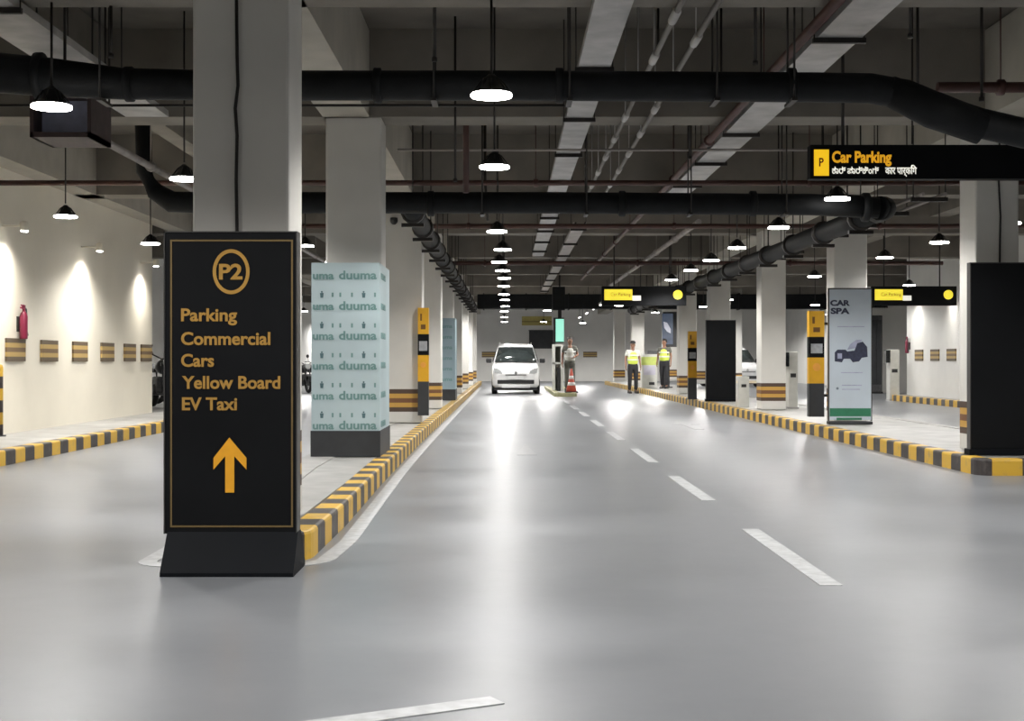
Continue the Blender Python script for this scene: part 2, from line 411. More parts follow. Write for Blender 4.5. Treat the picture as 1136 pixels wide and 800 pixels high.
# beams over every column row, and along the rows
for i, y in enumerate([8.0, 13.68, 20.1, 26.2, 32.3, 38.5, 44.7, 50.9, 57.0, 63.5]):
    struct(MB().box(-12.9, 16.9, y, y+ (1.44 if i == 0 else 0.5), SOF, SLAB).build('beam_cross', M['beam']))
    # long beams in a paler tone than the cross beams
for x0, x1 in ((-1.86, -1.39), (4.84, 5.34), (-6.45, -6.1)):
    struct(MB().box(x0, x1, -5, 71.9, SOF, SLAB-0.02).build('beam_long', M['beamlight']))
for x0, x1 in ((8.2, 8.6), (-4.3, -4.05)):
    struct(MB().box(x0, x1, -5, 71.9, SOF+0.32, SLAB-0.02).build('beam_secondary', M['beam']))

# road markings
def strip(name, pts, w, m, z=0.004):
    bm = bmesh.new(); pts = [Vector((x, y, 0)) for x, y in pts]; lo = []; 
    rows = []
    for i, p in enumerate(pts):
        a = pts[max(0, i-1)]; c = pts[min(len(pts)-1, i+1)]
        d = (c-a).normalized(); nrm = Vector((-d.y, d.x, 0))*w/2
        rows.append([bm.verts.new((q.x, q.y, zz)) for q in (p+nrm, p-nrm) for zz in (0.0005, z)])
    for i in range(len(rows)-1):
        a, c = rows[i], rows[i+1]
        bm.faces.new((a[1], a[3], c[3], c[1])); bm.faces.new((a[0], a[1], c[1], c[0])); bm.faces.new((a[2], c[2], c[3], a[3]))
    bm.faces.new((rows[0][0], rows[0][2], rows[0][3], rows[0][1])); bm.faces.new((rows[-1][0], rows[-1][1], rows[-1][3], rows[-1][2]))
    bmesh.ops.recalc_face_normals(bm, faces=bm.faces)
    me = bpy.data.meshes.new(name); bm.to_mesh(me); bm.free(); me.materials.append(m)
    return struct(link(bpy.data.objects.new(name, me)))
strip('road_marking_edge', [(-2.1, 30), (-2.1, 12), (-1.97, 8.6), (-1.96, 7.5)] + arc(-1.8, 7.4, 0.16, 180, 270)[0:] + arc(-1.25, 7.5, 0.26, 270, 350) + [(-0.96, 8.2), (-0.98, 9.6), (-1.03, 13), (-1.05, 17.7), (-1.05, 55)], 0.10, M['paint'])
for k in range(9):
    y0 = 6.6+4.0*k
    strip('road_marking_dash', [(1.585, y0), (1.585, y0+2.2)], 0.11, M['paint'])
strip('road_marking_arrow', [(-0.03, 4.37), (-0.42, 4.16), (-0.95, 3.88)], 0.10, M['paint'])
def flatpoly(name, pts, m, z=0.003):
    return struct(MB().prism(pts, 'Z', 0.0005, z).build(name, m))
flatpoly('road_marking_arrowhead', [(0.12, 15.7), (0.36, 15.7), (0.24, 17.9)], M['fadedpaint'])
flatpoly('road_marking_lane_arrow', [(3.0, 21.6), (3.16, 21.6), (3.16, 23.2), (3.32, 23.2), (3.08, 24.6), (2.84, 23.2), (3.0, 23.2)], M['fadedpaint'])

BEAMS_Y = [(y, y+(1.44 if i == 0 else 0.5)) for i, y in enumerate([8.0, 13.68, 20.1, 26.2, 32.3, 38.5, 44.7, 50.9, 57.0, 63.5])]
def top(x, y, g=0.02):
    if any(a-g <= y <= b+g for a, b in BEAMS_Y) or any(a-g <= x <= b+g for a, b in ((-1.86, -1.39), (4.84, 5.34), (-6.45, -6.1))): return SOF-0.002
    if any(a-g <= x <= b+g for a, b in ((8.2, 8.6), (-4.3, -4.05))): return SOF+0.318
    return SLAB-0.002
# ------------------------------------------------------------------ lamps
def make_lamp(drop=0.55, r=0.135, power=90):
    root = thing('pendant_lamp', '', 'lamp')
    # origin at the underside of the diffuser
    MB().lathe([(r, 0.0), (r*1.01, 0.004), (r*1.01, 0.016), (r*0.97, 0.02)], seg=24).build('diffuser', M['diffuser'], root)
    b = MB().lathe([(r*1.0, 0.021), (r*0.80, 0.035), (r*0.50, 0.07), (r*0.42, 0.12), (r*0.25, 0.135), (0.02, 0.15)], seg=20)
    for k in range(8):
        a = 2*PI*k/8
        b.tube([(r*0.9*math.cos(a), r*0.9*math.sin(a), 0.036), (r*0.44*math.cos(a), r*0.44*math.sin(a), 0.115)], 0.006, 5)
    b.build('lamp_body', M['lampbody'], root)
    MB().tube([(0, 0, 0.17), (0, 0, drop)], 0.009, 8).build('stem', M['rod'], root)
    ld = bpy.data.lights.new('lamp_light', 'SPOT'); ld.energy = power; ld.spot_size = math.radians(152); ld.spot_blend = 0.5
    ld.shadow_soft_size = 0.11; ld.color = (1.0, 0.98, 0.95)
    lo = link(bpy.data.objects.new('lamp_light', ld)); lo.parent = root; lo.location = (0, 0, -0.012)
    return root
Z_L = 2.835
POWER = 285
proto = make_lamp(SLAB-Z_L, power=POWER)
wide_light = bpy.data.lights.new('lamp_light_wide', 'SPOT'); wide_light.energy = POWER*1.75; wide_light.spot_size = math.radians(174); wide_light.spot_blend = 0.3
wide_light.shadow_soft_size = 0.13; wide_light.color = (1.0, 0.98, 0.95)
side_light = wide_light.copy(); side_light.energy = POWER*0.8
used_lamp = [False]
def place_lamp(x, y, z, label, group):
    if not used_lamp[0]:
        r = proto; used_lamp[0] = True
    else:
        r = copy_tree(proto)
    r.location = (x, y, z); r['label'] = label; r['group'] = group
    for c in kids(r):
        if c.type == 'LIGHT' and (y > 40 or (x > 6 and y > 24)): c.data = wide_light if y > 40 else side_light
        if c.name.startswith('stem'): c.scale.z = (top(x, y)-z)/(SLAB-Z_L)
    return r
ordn = ['first', 'second', 'third', 'fourth', 'fifth', 'sixth', 'seventh', 'eighth', 'ninth', 'tenth', 'eleventh', 'twelfth', 'thirteenth', 'fourteenth', 'fifteenth', 'sixteenth']
def row(items, where, group):
    for k, it in enumerate(items):
        if len(it) == 2: x, y = it; z = Z_L
        else: x, y, z = it
        place_lamp(x, y, z, f'lit dome lamp, {ordn[k]} from the near end {where}', group)
mid = [(-0.10, 8.9), (-0.11, 12.2), (-0.1, 15.3), (-0.13, 18.3), (-0.06, 21.3), (-0.13, 24.0), (-0.08, 26.3), (-0.05, 28.7), (-0.07, 31.8), (-0.07, 35.8), (-0.05, 39), (-0.05, 43.6), (-0.08, 48), (-0.1, 54.5)]
row(mid, "above the white car's lane", 'pendant lamps over the main lane')
row([(3.57, 11.9), (3.57, 14.6), (3.57, 17.75), (3.57, 20.95), (3.57, 23.6), (3.57, 26.2), (3.57, 29.3), (3.57, 36), (3.57, 43)], "above dashed line and banner kerb", 'pendant lamps beside the dashed line')
row([(6.4, 17.2), (6.4, 20.0), (6.42, 22.95), (6.4, 28.1), (6.4, 33.0), (6.4, 39), (6.4, 44)], "behind the pale blue banner column", 'pendant lamps behind the banner columns')
row([(9.35, 22), (9.4, 26.5), (9.35, 31.4), (9.4, 36.8), (9.72, 42.6)], "by the far wall guards, second and fourth added", 'pendant lamps near the far side wall')  # second and fourth are hidden lamps, added to brighten this lane
row([(-3.13, 9.3), (-3.1, 13.0), (-3.1, 16.2), (-3.07, 20.6), (-3.08, 24), (-3.08, 29), (-3.08, 35), (-3.08, 42), (-3.08, 50), (-3.08, 60)], "over the lane beside the walkway", 'pendant lamps over the walkway lane')
row([(-5.35, 16.4, Z_L), (-5.32, 20.2, Z_L)], "hung before the warm white wall", 'pendant lamps before the wall')
row([(-7.2, 30), (-7.2, 38), (-7.2, 48), (-7.2, 60)], "in the motorcycle bay", 'pendant lamps in the motorcycle bay')
row([(1.44, 48.0, 2.86), (5.5, 50.0, 2.86), (1.7, 62, 2.86), (-2.6, 66, 2.86), (-0.1, 62, 2.86), (3.6, 64, 2.86), (5.9, 62, 2.86), (9.2, 56, 2.86), (12.4, 52, 2.86), (9.2, 66, 2.86), (12.4, 62, 2.86)], "round the ticket gate, added past the second", 'pendant lamps around the ticket gate')  # all past the second are added lamps that brighten the far end
# lamps overhead, out of the frame's top
row([(-0.1, 5.6), (-0.1, 2.4), (3.57, 8.9), (3.57, 5.8), (3.57, 2.6), (-3.1, 5.8), (-3.1, 2.4), (6.6, 10), (6.6, 6)], "overhead at the entrance", 'pendant lamps overhead at the entrance')

# wall washers on the warm white wall
def make_washer():
    root = thing('wall_washer', '', 'lamp')
    MB().box(-0.28, 0.0, -0.02, 0.02, 0.055, 0.075).build('arm', M['wall'], root)
    MB().lathe([(0.05, 0.0), (0.055, 0.01), (0.055, 0.10), (0.04, 0.12), (0.01, 0.125)], seg=16).build('housing', M['wall'], root)
    MB().lathe([(0.043, -0.012), (0.045, -0.001)], seg=16).build('lens', M['diffuser'], root)
    ld = bpy.data.lights.new('washer_light', 'SPOT'); ld.energy = 165; ld.spot_size = math.radians(142); ld.spot_blend = 1.0
    ld.shadow_soft_size = 0.035; ld.color = (1.0, 0.95, 0.87)
    lo = link(bpy.data.objects.new('washer_light', ld)); lo.parent = root; lo.location = (0, 0, -0.02)
    return root
wz = [17.3, 20.5, 23.8, 14.1]
wp = make_washer()
for k, y in enumerate(wz):
    r = wp if k == 0 else copy_tree(wp)
    r.location = (-6.17, y, 2.76)
    r['label'] = f'small downlight washing the warm white wall, {["over the red extinguisher", "over the middle striped guards", "at the wall end", "just before the bollard"][k]}'
    r['group'] = 'downlights along the warm white wall'
for k, y in enumerate([36.4, 33.6, 30.8, 28.0]):
    r = copy_tree(wp); r.location = (10.82, y, 2.76); r.rotation_euler = (0, 0, PI)
    for c in kids(r):
        if c.type == 'LIGHT':
            if k == 0: far_wash = c.data.copy(); far_wash.energy = 60
            c.data = far_wash
    r['label'] = f'small downlight on the far side wall, {ordn[k]} counted from the ticket machine'
    r['group'] = 'downlights along the far side wall'

# tube battens far down
def make_tube():
    root = thing('tube_light', '', 'lamp')
    MB().box(-0.05, 0.05, -0.6, 0.6, 0.03, 0.09, 0.01).build('batten', M['galv'], root)
    MB().tube([(0, -0.58, 0.012), (0, 0.58, 0.012)], 0.02, 10).build('tube', M['tube'], root)
    b = MB()
    for s in (-0.4, 0.4): b.tube([(0, s, 0.08), (0, s, SOF-2.905)], 0.006, 6)
    b.build('hanger', M['rod'], root)
    return root
tp = make_tube()
for k, y in enumerate([41, 44, 47.5, 52, 57]):
    r = tp if k == 0 else copy_tree(tp)
    r.location = (3.08, y, 2.9); r['label'] = f'slim lit tube light, {ordn[k]} along the line leading from the far yellow sign'; r['group'] = 'tube lights in one line'

# ------------------------------------------------------------------ ceiling services
def pipe_hangers(o, xs, y, z0, ztop=SLAB, r=0.008, pr=0.12):
    for x in xs:
        b = MB()
        b.tube([(x, y-pr, z0), (x, y-pr, top(x, y-pr))], r, 6).tube([(x, y+pr, z0), (x, y+pr, top(x, y+pr))], r, 6)
        b.box(x-0.02, x+0.02, y-pr-0.02, y+pr+0.02, z0-0.02, z0)
        b.build('hanger', M['rod'], o)
# first big black pipe
y1 = 9.75; h1 = CAM_H+305*y1/F; r1 = 16.5*y1/F
t = thing('black_pipe', 'thick black pipe crossing the whole ceiling, bending down past the overhead sign', 'pipe', (0,0,0))
pts = [(-6.0, y1, h1+0.17), (-3.75, y1, h1+0.10), (-3.3, y1, h1+0.06), (-2.75, y1, h1+0.012), (-2.0, y1, h1)] + [P(x, y, y1) for x, y in ((560, 95), (905, 97), (965, 98), (1005, 105), (1050, 124), (1085, 136), (1136, 148))] + [(6.3, y1, P(1136, 150, y1)[2])]
MB().tube(pts, [r1*1.35, r1*1.35, r1*1.3, r1*1.05]+[r1]*(len(pts)-4), 18).build('pipe_run', M['pipe'], t)
for x in (-3.36, -2.72, -0.93, 0.38, 2.05): MB().lathe([(r1*1.0, -0.03), (r1*1.18+0.05*(x<-3), -0.025), (r1*1.18+0.05*(x<-3), 0.025), (r1*1.0, 0.03)], (x, y1, h1 + (0.06 if x < -3 else 0.01 if x < -2.5 else 0)), 18, 'X').build('pipe_collar', M['pipe'], t)
MB().tube([P(985, 100, y1), P(1035, 122, y1), P(1090, 142, y1)], [r1*1.0, r1*1.25, r1*1.15], 16).build('elbow_sleeve', M['pipe'], t)
pipe_hangers(t, [-2.9, -0.52, 0.45, 1.50, 2.05], y1, h1-r1-0.005, pr=r1+0.01)
# second black pipe, feeding the two long runs
y2 = 15.0; h2 = CAM_H+175*y2/F; r2 = 12*y2/F
t = thing('black_pipe', 'second black pipe crossing the ceiling behind the second column row', 'pipe', (0,0,0))
MB().tube([P(158, 110, y2), P(160, 190, y2), P(172, 212, y2), P(190, 224, y2), P(230, 225, y2), P(600, 225, y2), P(900, 227, y2), P(974, 230.6, y2)], [r2*0.75, r2*0.75, r2*0.85]+[r2]*5, 16).build('pipe_run', M['pipe'], t)
for px in (300, 478, 690, 835): MB().lathe([(r2*1.02, -0.04), (r2*1.2, -0.03), (r2*1.2, 0.03), (r2*1.02, 0.04)], P(px, 226, y2), 16, 'X').build('pipe_collar', M['pipe'], t)
pipe_hangers(t, [P(px, 0, y2)[0] for px in (255, 535, 650, 765, 870)], y2, h2-r2-0.005, pr=r2+0.01)
# long runs
def long_pipe(label, x, y0, y1_, z, r, wob=0.0):
    t = thing('long_pipe', label, 'pipe', (0,0,0))
    pts = []; n = 24
    for i in range(n+1):
        yy = y0+(y1_-y0)*i/n
        pts.append((x+wob*math.sin(i*1.7), yy, z+wob*0.6*math.cos(i*2.3)))
    MB().tube(pts, r, 14).build('pipe_run', M['pipe'], t)
    yy = y0+0.7; k = 0
    while yy < y1_-0.4:
        b = MB()
        b.lathe([(r*1.02, -0.05), (r*1.25, -0.04), (r*1.25, 0.04), (r*1.02, 0.05)], (x, yy, z), 14, 'Y')
        b.box(x-r*1.15, x+r*1.15, yy-0.04, yy+0.04, z-r*1.3-0.03, z-r*1.2)
        b.tube([(x, yy, z+r), (x, yy, top(x, yy))], 0.009, 5)
        b.build('pipe_bracket', M['rod'], t); yy += 1.9
    return t
long_pipe('dark lagged pipe running away along the main lane side of the P2 column row', -1.11, 15.3, 45.8, 2.86, 0.115, 0.012)
long_pipe('thick dark pipe running away along the banner column row over its brackets', 4.22, 15.42, 45.8, 2.80, 0.125, 0.012)
t = thing('pipe_elbow', 'curved dark pipe bend linking the second cross pipe to the banner column run', 'pipe', (0,0,0))
MB().tube([P(975, 231, 15.0), (4.16, 15.03, 2.79), (4.22, 15.12, 2.80), (4.22, 15.41, 2.80)], r2*1.12, 14).build('bend', M['pipe'], t)
b = MB(); b.lathe([(r2*1.15, -0.04), (r2*1.35, -0.03), (r2*1.35, 0.03), (r2*1.15, 0.04)], P(960, 230, 15.0), 16, 'X'); b.build('flange', M['pipe'], t)
# bracket ladder beside it
t = thing('cable_ladder', 'row of dark trapeze brackets carrying cables beside the banner columns', 'cable ladder', (0,0,0))
b = MB()
for x in (4.50, 4.74): b.tube([(x, 14.6, 2.898), (x, 45.8, 2.898)], 0.022, 6)
b.build('rail', M['conduit'], t)
k = 0; yy = 14.7
while yy < 45:
    b = MB().box(4.41, 4.80, yy, yy+0.06, 2.83, 2.876)
    b.tube([(4.43, yy+0.03, 2.85), (4.43, yy+0.03, top(4.43, yy+0.03))], 0.007, 5).tube([(4.78, yy+0.03, 2.85), (4.78, yy+0.03, top(4.78, yy+0.03))], 0.007, 5)
    b.build('bracket', M['rod'], t); yy += 1.42 if yy < 24 else 3.0
# cable trays
def tray(label, x0, x1, y0, y1_, z, m=None, h=0.06, seams=2.0):
    t = thing('cable_tray', label, 'cable tray', (0,0,0))
    b = MB()
    prof = [(x0, z+h), (x0, z), (x1, z), (x1, z+h), (x1-0.012, z+h), (x1-0.012, z+0.01), (x0+0.012, z+0.01), (x0+0.012, z+h)]
    b.prism(prof, 'Y', y0, y1_); b.build('tray', m or M['galv'], t)
    yy = y0+0.5
    while yy < y1_-0.1:
        b = MB()
        b.box(x0-0.03, x1+0.03, yy, yy+0.04, z-0.04, z-0.002)
        for s in (x0-0.02, x1+0.02): b.tube([(s, yy+0.02, z-0.03), (s, yy+0.02, top(s, yy+0.02))], 0.006, 5)
        b.build('tray_hanger', M['rod'], t); yy += seams
    n = max(2, int((x1-x0)/0.09))
    for k in range(n):
        xx = x0+0.03+(x1-x0-0.06)*k/(n-1)
        MB().tube([(xx, y0-0.15, z+0.028+0.004*(k % 2)), (xx, y1_+0.1, z+0.03)], 0.014, 6).build('cable', M['rod'], t)
    return t
tray('bright galvanised cable tray running away over the main lane', 0.585, 0.845, -1, 31, 3.49, seams=2.3)
tray('wide pale cable tray beside the red pipe running towards the banner columns', 2.30, 2.63, -1, 20.5, 3.49, seams=2.1)
tray('pale cable tray running away over the walkway lane', -3.72, -3.30, -1, 13.2, 3.48, seams=2.4)
tray('slim grey brown cable tray far over the dashed line', 1.14, 1.36, 23, 45.8, 3.40, M['conduit'], seams=3.0)
def runpipe(name, label, pts, r, m, seg=10, couple=None, cm=None):
    t = thing(name, label, 'pipe', (0,0,0))
    MB().tube(pts, r, seg).build('pipe_run', m, t)
    if couple:
        a, c = Vector(pts[0]), Vector(pts[-1]); ax = 'X' if abs(c.x-a.x) > abs(c.y-a.y) else 'Y'
        L = (c-a).length; n = int(L/couple)
        for k in range(1, n):
            p = a+(c-a)*(k/n); b = MB()
            hw = 0.16 if cm else 0.03
            b.lathe([(r*1.05, -hw), (r*1.5, -hw*0.85), (r*1.5, hw*0.85), (r*1.05, hw)], p, 10, ax)
            b.tube([p, (p.x, p.y, top(p.x, p.y))], 0.006, 5)
            b.build('coupling', cm or m, t)
    return t
runpipe('sprinkler_pipe', 'dark red brown pipe running along the wide pale cable tray', [(2.21, -1, 3.50), (2.21, 40, 3.50)], 0.04, M['redpipe'], couple=3.1)
runpipe('sprinkler_pipe', 'thin dark brown pipe crossing the ceiling just above the second black pipe', [(-6.4, 16.7, CAM_H+197*16.7/F), (10.5, 16.7, CAM_H+197*16.7/F)], 0.034, M['redpipe'], couple=2.9)
runpipe('sprinkler_pipe', 'thin brown pipe crossing just below the second black pipe', [(-4, 22.2, CAM_H+149*22.2/F), (9.5, 22.2, CAM_H+149*22.2/F)], 0.04, M['redpipe'], couple=3.3)
runpipe('sprinkler_pipe', 'thin reddish pipe crossing the ceiling above the far lamps', [(-4, 31, CAM_H+108*31/F), (10, 31, CAM_H+108*31/F)], 0.05, M['redpipe'], couple=3.3)
runpipe('conduit_pipe', 'thin dark conduit crossing directly below the first black pipe', [(-5.8, 11.75, CAM_H+283*11.75/F), (0.5, 11.75, CAM_H+283*11.75/F)], 0.012, M['rod'], couple=2.6)
runpipe('conduit_pipe', 'thin pale conduit crossing between the two black pipes', [(-1.2, 14.9, 3.42), (3.9, 14.9, 3.42)], 0.014, M['conduit'], couple=2.4)
runpipe('conduit_pipe', 'pair member of grey conduit over the dashed line, beside the bright tray', [(1.18, -1, 3.52), (1.18, 20.0, 3.52)], 0.022, M['darkconduit'], couple=1.3, cm=M['galv'])
runpipe('conduit_pipe', 'pair member of grey conduit over the dashed line, beside the red pipe', [(1.43, -1, 3.52), (1.43, 20.0, 3.52)], 0.022, M['darkconduit'], couple=1.35, cm=M['galv'])
runpipe('conduit_pipe', 'pinkish grey pipe running down over the walkway lane beside the dark box', [(-3.86, 11.5, 3.205), (-3.86, 40, 3.205)], 0.038, M['conduit'], couple=2.9)
runpipe('conduit_pipe', 'pinkish pipe slanting away towards the far yellow sign', [(3.27, 23, 3.46), (3.27, 45.8, 3.46)], 0.05, M['conduit'], couple=3.0)
runpipe('drop_pipe', 'brown vertical drop pipe hanging beside the second lamp', [(P(517, 0, 14.4)[0], 14.4, SLAB-0.002), P(517, 214, 14.4)], 0.033, M['redpipe'])
runpipe('drop_pipe', 'dark vertical drop rod hanging behind the first lamp', [P(541, 245, 18.6), P(538, 200, 18.6), (P(538, 0, 18.6)[0], 18.6, SLAB-0.002)], 0.02, M['rod'])
runpipe('sprinkler_pipe', 'dark brown pipe stub crossing above the overhead sign', [P(1040, 97, 11.3), P(1180, 97, 11.3)], 0.045, M['redpipe'], couple=0.5)
# dark open box at left
t = thing('ceiling_duct', 'dark brown open ended duct hanging beside the bright lamp over the walkway lane', 'duct', (0,0,0))
x0, _, zt = P(33, 104, 10.8); x1, _, zb = P(101, 152, 10.8)
b = MB()
b.box(x0, x1, 10.8, 11.35, zt-0.02, zt); b.box(x0, x1, 10.8, 11.35, zb, zb+0.04); b.box(x0, x0+0.03, 10.8, 11.35, zb, zt); b.box(x1-0.03, x1, 10.8, 11.35, zb, zt)
b.build('casing', M['boxbrown'], t)
MB().box(x0+0.03, x1-0.03, 11.0, 11.03, zb+0.04, zt-0.02).build('inner_panel', M['lilac'], t)
b = MB()
for xx in (x0+0.02, x1-0.02):
    for yy in (10.9, 11.25): b.tube([(xx, yy, zt), (xx, yy, top(xx, yy))], 0.008, 6)
b.build('hanger', M['rod'], t)
# far black duct across the whole width
t = thing('ventilation_duct', 'long black duct crossing the hall behind the two far yellow signs', 'duct', (0,0,0))
MB().box(-1.0, 13.0, 46.0, 46.6, 2.86, 3.36, 0.03).build('duct_body', M['pipe'], t)
b = MB()
for k in range(10): b.box(-0.8+k*1.45, -0.76+k*1.45, 45.97, 46.63, 2.83, 3.39)
b.build('flange', M['pipe'], t)
b = MB()
for k in range(9): b.tube([(-0.1+k*1.45, 46.3, 3.36), (-0.1+k*1.45, 46.3, SLAB-0.002 if not 7.9 < -0.1+k*1.45 < 8.7 else SOF)], 0.012, 6)
b.build('hanger', M['rod'], t)
# random hanger rods seen high up
rods = [(482, 8, 66, 9.6), (505, 30, 200, 13.2), (123, 0, 62, 9.4), (72, 20, 78, 9.9), (838, 8, 70, 9.6), (800, 12, 110, 12.9), (1018, 45, 115, 10.6), (1089, 5, 110, 9.9), (92, 5, 75, 12.9), (1010, 10, 40, 9.6), (730, 30, 62, 12.9), (765, 112, 175, 14.6)]
for k, (px, ya, yb, d) in enumerate(rods):
    a = P(px, ya, d); c = P(px, yb, d)
    t = thing('hanger_rod', f'thin dark rod hanging {["behind the P2 column", "above the second lamp", "over the walkway lane", "by the ceiling edge over the walkway", "over the red pipe", "between pale trays", "above the overhead sign", "at the picture edge above the overhead sign", "beside the bright walkway lamp", "high over the banner columns", "over the grey conduits", "below the first black pipe over the conduits"][k]}', 'rod', (0,0,0))
    MB().tube([c, (a[0], a[1], top(a[0], a[1]))], 0.012, 6).build('rod', M['rod'], t)
    MB().lathe([(0.02, 0), (0.02, 0.03)], (c[0], c[1], c[2]-0.015), 8).build('nut', M['rod'], t)
# cables down columns
def col_cable(label, pts):
    return tag(MB().tube(pts, 0.010, 6).build('wall_cable', M['rod']), label, 'cable')
col_cable('thin dark cable running down the face of the column behind the P2 sign', [P(262+dx, y, 7.88) for y, dx in ((-30, 0), (60, 1), (95, 2), (120, -1), (150, 1), (200, 0), (258, 1))])
col_cable('thin dark cable running down the column behind the big black board', [P(1109+dx, y, 13.88) for y, dx in ((150, 0), (200, -1), (240, 1), (292, 0))])
# camera on the third column
c = P(437, 245, 20.24)
t = thing('security_camera', 'small round black camera fixed high on the third column', 'camera', c)
MB().lathe([(0.02, 0.05), (0.055, 0.045), (0.06, 0.0), (0.05, -0.03), (0.025, -0.055), (0.005, -0.06)], (0, 0, 0), 16).build('dome', M['plastic'], t)
MB().box(-0.03, 0.03, 0.0, 0.0605, 0.01, 0.05).build('bracket', M['plastic'], t)

# ------------------------------------------------------------------ P2 totem sign
t = thing('totem_sign', 'tall black floor sign with gold P2 circle, parking text and orange arrow', 'sign', (0,0,0))
xl, xr, yf = -1.774, -1.093, 7.02
MB().box(xl, xr, yf, yf+0.10, 0.20, 1.765, 0.004).build('panel', M['black'], t)
b = MB(); b.box(xl-0.006, xl, yf-0.004, yf+0.104, 0.20, 1.771); b.box(xr, xr+0.006, yf-0.004, yf+0.104, 0.20, 1.771); b.box(xl-0.006, xr+0.006, yf-0.004, yf+0.104, 1.765, 1.771)
b.build('edge_trim', M['edge'], t)
# flared base
prof = [(6.865, 0.0), (6.865, 0.02), (7.02, 0.21), (7.12, 0.21), (7.27, 0.02), (7.27, 0.0)]
MB().prism(prof, 'X', xl+0.012, xr+0.010).build('base', M['blackbase'], t)
def px(x): return (x-VX)*yf/F
def pz(y): return CAM_H+(VY-y)*yf/F
yt = yf-0.001
b = MB(); w = 0.009
X0, X1, Z0, Z1 = px(189), px(325), pz(585), pz(266)
b.box(X0, X1, yt-0.002, yt, Z1-w, Z1); b.box(X0, X1, yt-0.002, yt, Z0, Z0+w); b.box(X0, X0+w, yt-0.002, yt, Z0+w, Z1-w); b.box(X1-w, X1, yt-0.002, yt, Z0+w, Z1-w)
b.build('border', M['goldline'], t)
# oval ring
bm = MB(); cx, cz = px(256.5), pz(301.5); n = 40; rr = []
for i in range(n):
    a = 2*PI*i/n
    rr.append([bm.bm.verts.new((cx+ax*math.cos(a), yy, cz+az*math.sin(a))) for ax, az in ((0.096, 0.117), (0.078, 0.098)) for yy in (yt, yt-0.002)])
for i in range(n):
    A, B = rr[i], rr[(i+1) % n]
    for q in ((0, 1), (1, 3), (3, 2), (2, 0)): bm.bm.faces.new((A[q[0]], B[q[0]], B[q[1]], A[q[1]]))
bm.build('ring', M['gold'], t)
text('P2', M['gold'], t, px(256), pz(309.5), yt, px(269)-px(243), 0.080, bold=0.03, align='CENTER')
for s, x, yb, w_ in (('Parking', 201, 356, 62), ('Commercial', 201, 382.3, 99), ('Cars', 201, 406.5, 36.5), ('Yellow Board', 202, 431, 109), ('EV Taxi', 202, 454.7, 61)):
    text(s, M['gold'], t, px(x), pz(yb), yt, w_*yf/F, 14.2*yf/F, bold=0.025)
AR = [(254.5, 485.5), (273.5, 508), (273.5, 521), (260, 506), (260, 546.5), (250, 546.5), (250, 506), (237, 521), (237, 508)]
MB().prism([(px(x), pz(y)) for x, y in AR], 'Y', yt, yt-0.003).build('arrow', M['orange'], t)

# ------------------------------------------------------------------ column wraps and boards
def wrap(label, x0, x1, y, d, z0, z1, body, base, zb):
    t = thing('banner_stand', label, 'banner', (0,0,0))
    s = 0.03
    # hollow box round the column: four sides
    def shell(a0, a1, m, name, g=0.0):
        b = MB()
        b.box(x0-g, x1+g, y-g, y+s, a0, a1); b.box(x0-g, x1+g, y+d-s, y+d+g, a0, a1)
        b.box(x0-g, x0+s, y+s, y+d-s, a0, a1); b.box(x1-s, x1+g, y+s, y+d-s, a0, a1)
        b.build(name, m, t)
    shell(zb, z1, body, 'printed_panel'); shell(z0, zb, base, 'plinth', 0.008)
    return t
# teal wrap round second column
yw = 13.22; k_ = yw/F
x0 = (345.5-VX)*k_; x1 = (421-VX)*k_; zt = CAM_H+(400-291.5)*k_; zb = CAM_H-(478-400)*k_
t = wrap('pale teal banner box with rows of teal lettering wrapped around the second column', x0, x1, yw, 1.1, 0.16, zt, M['teal'], M['charcoal'], zb)
for i, yy in enumerate((310.5, 344.5, 377.5, 410.7, 444, 477)):
    zc = CAM_H-(yy-400)*k_
    a = text('uma', M['tealtext'], t, (347-VX)*k_, zc+0.008, yw-0.001, 23.5*k_, 8.5*k_, bold=0.03)
    a = text('duuma', M['tealtext'], t, (376-VX)*k_, zc+0.008, yw-0.001, 42*k_, 9.5*k_, bold=0.03)
    text('uma', M['tealtext'], t, x1+0.001, zc+0.02, yw+0.15, 0.5, 10*k_, bold=0.03, rz=PI/2)
    if i < 5:
        b = MB(); z2 = CAM_H-(yy+16.5-400)*k_
        for xx, w in ((357, 2.0), (403.5, 2.0)):
            X = (xx-VX)*k_
            b.lathe([(0.004, -0.0025), (0.009, -0.001), (0.009, 0)], (X, yw-0.0005, z2+0.028), 10, 'Y')
            b.prism([(X-0.018, z2+0.017), (X+0.018, z2+0.017), (X+0.013, z2-0.03), (X-0.013, z2-0.03)], 'Y', yw, yw-0.002)
        b.build('printed_figure', M['tealdark'], t)
        b = MB()
        for xx in (369, 377.5, 390.5, 416): b.box((xx-1-VX)*k_, (xx+1-VX)*k_, yw-0.002, yw, z2-0.022, z2+0.02)
        b.build('printed_dash', M['tealtext'], t)
# blue grey wrap far down
t = wrap('narrow blue grey banner box around a far column behind the yellow and black column sign', -1.92, -1.215, 31.9, 1.1, 0.16, 2.1, M['bluepanel'], M['charcoal'], 0.42)
for i in range(6): text('duuma', M['tealtext'], t, -1.66, 0.62+i*0.25, 31.899, 0.38, 0.09, bold=0.03)
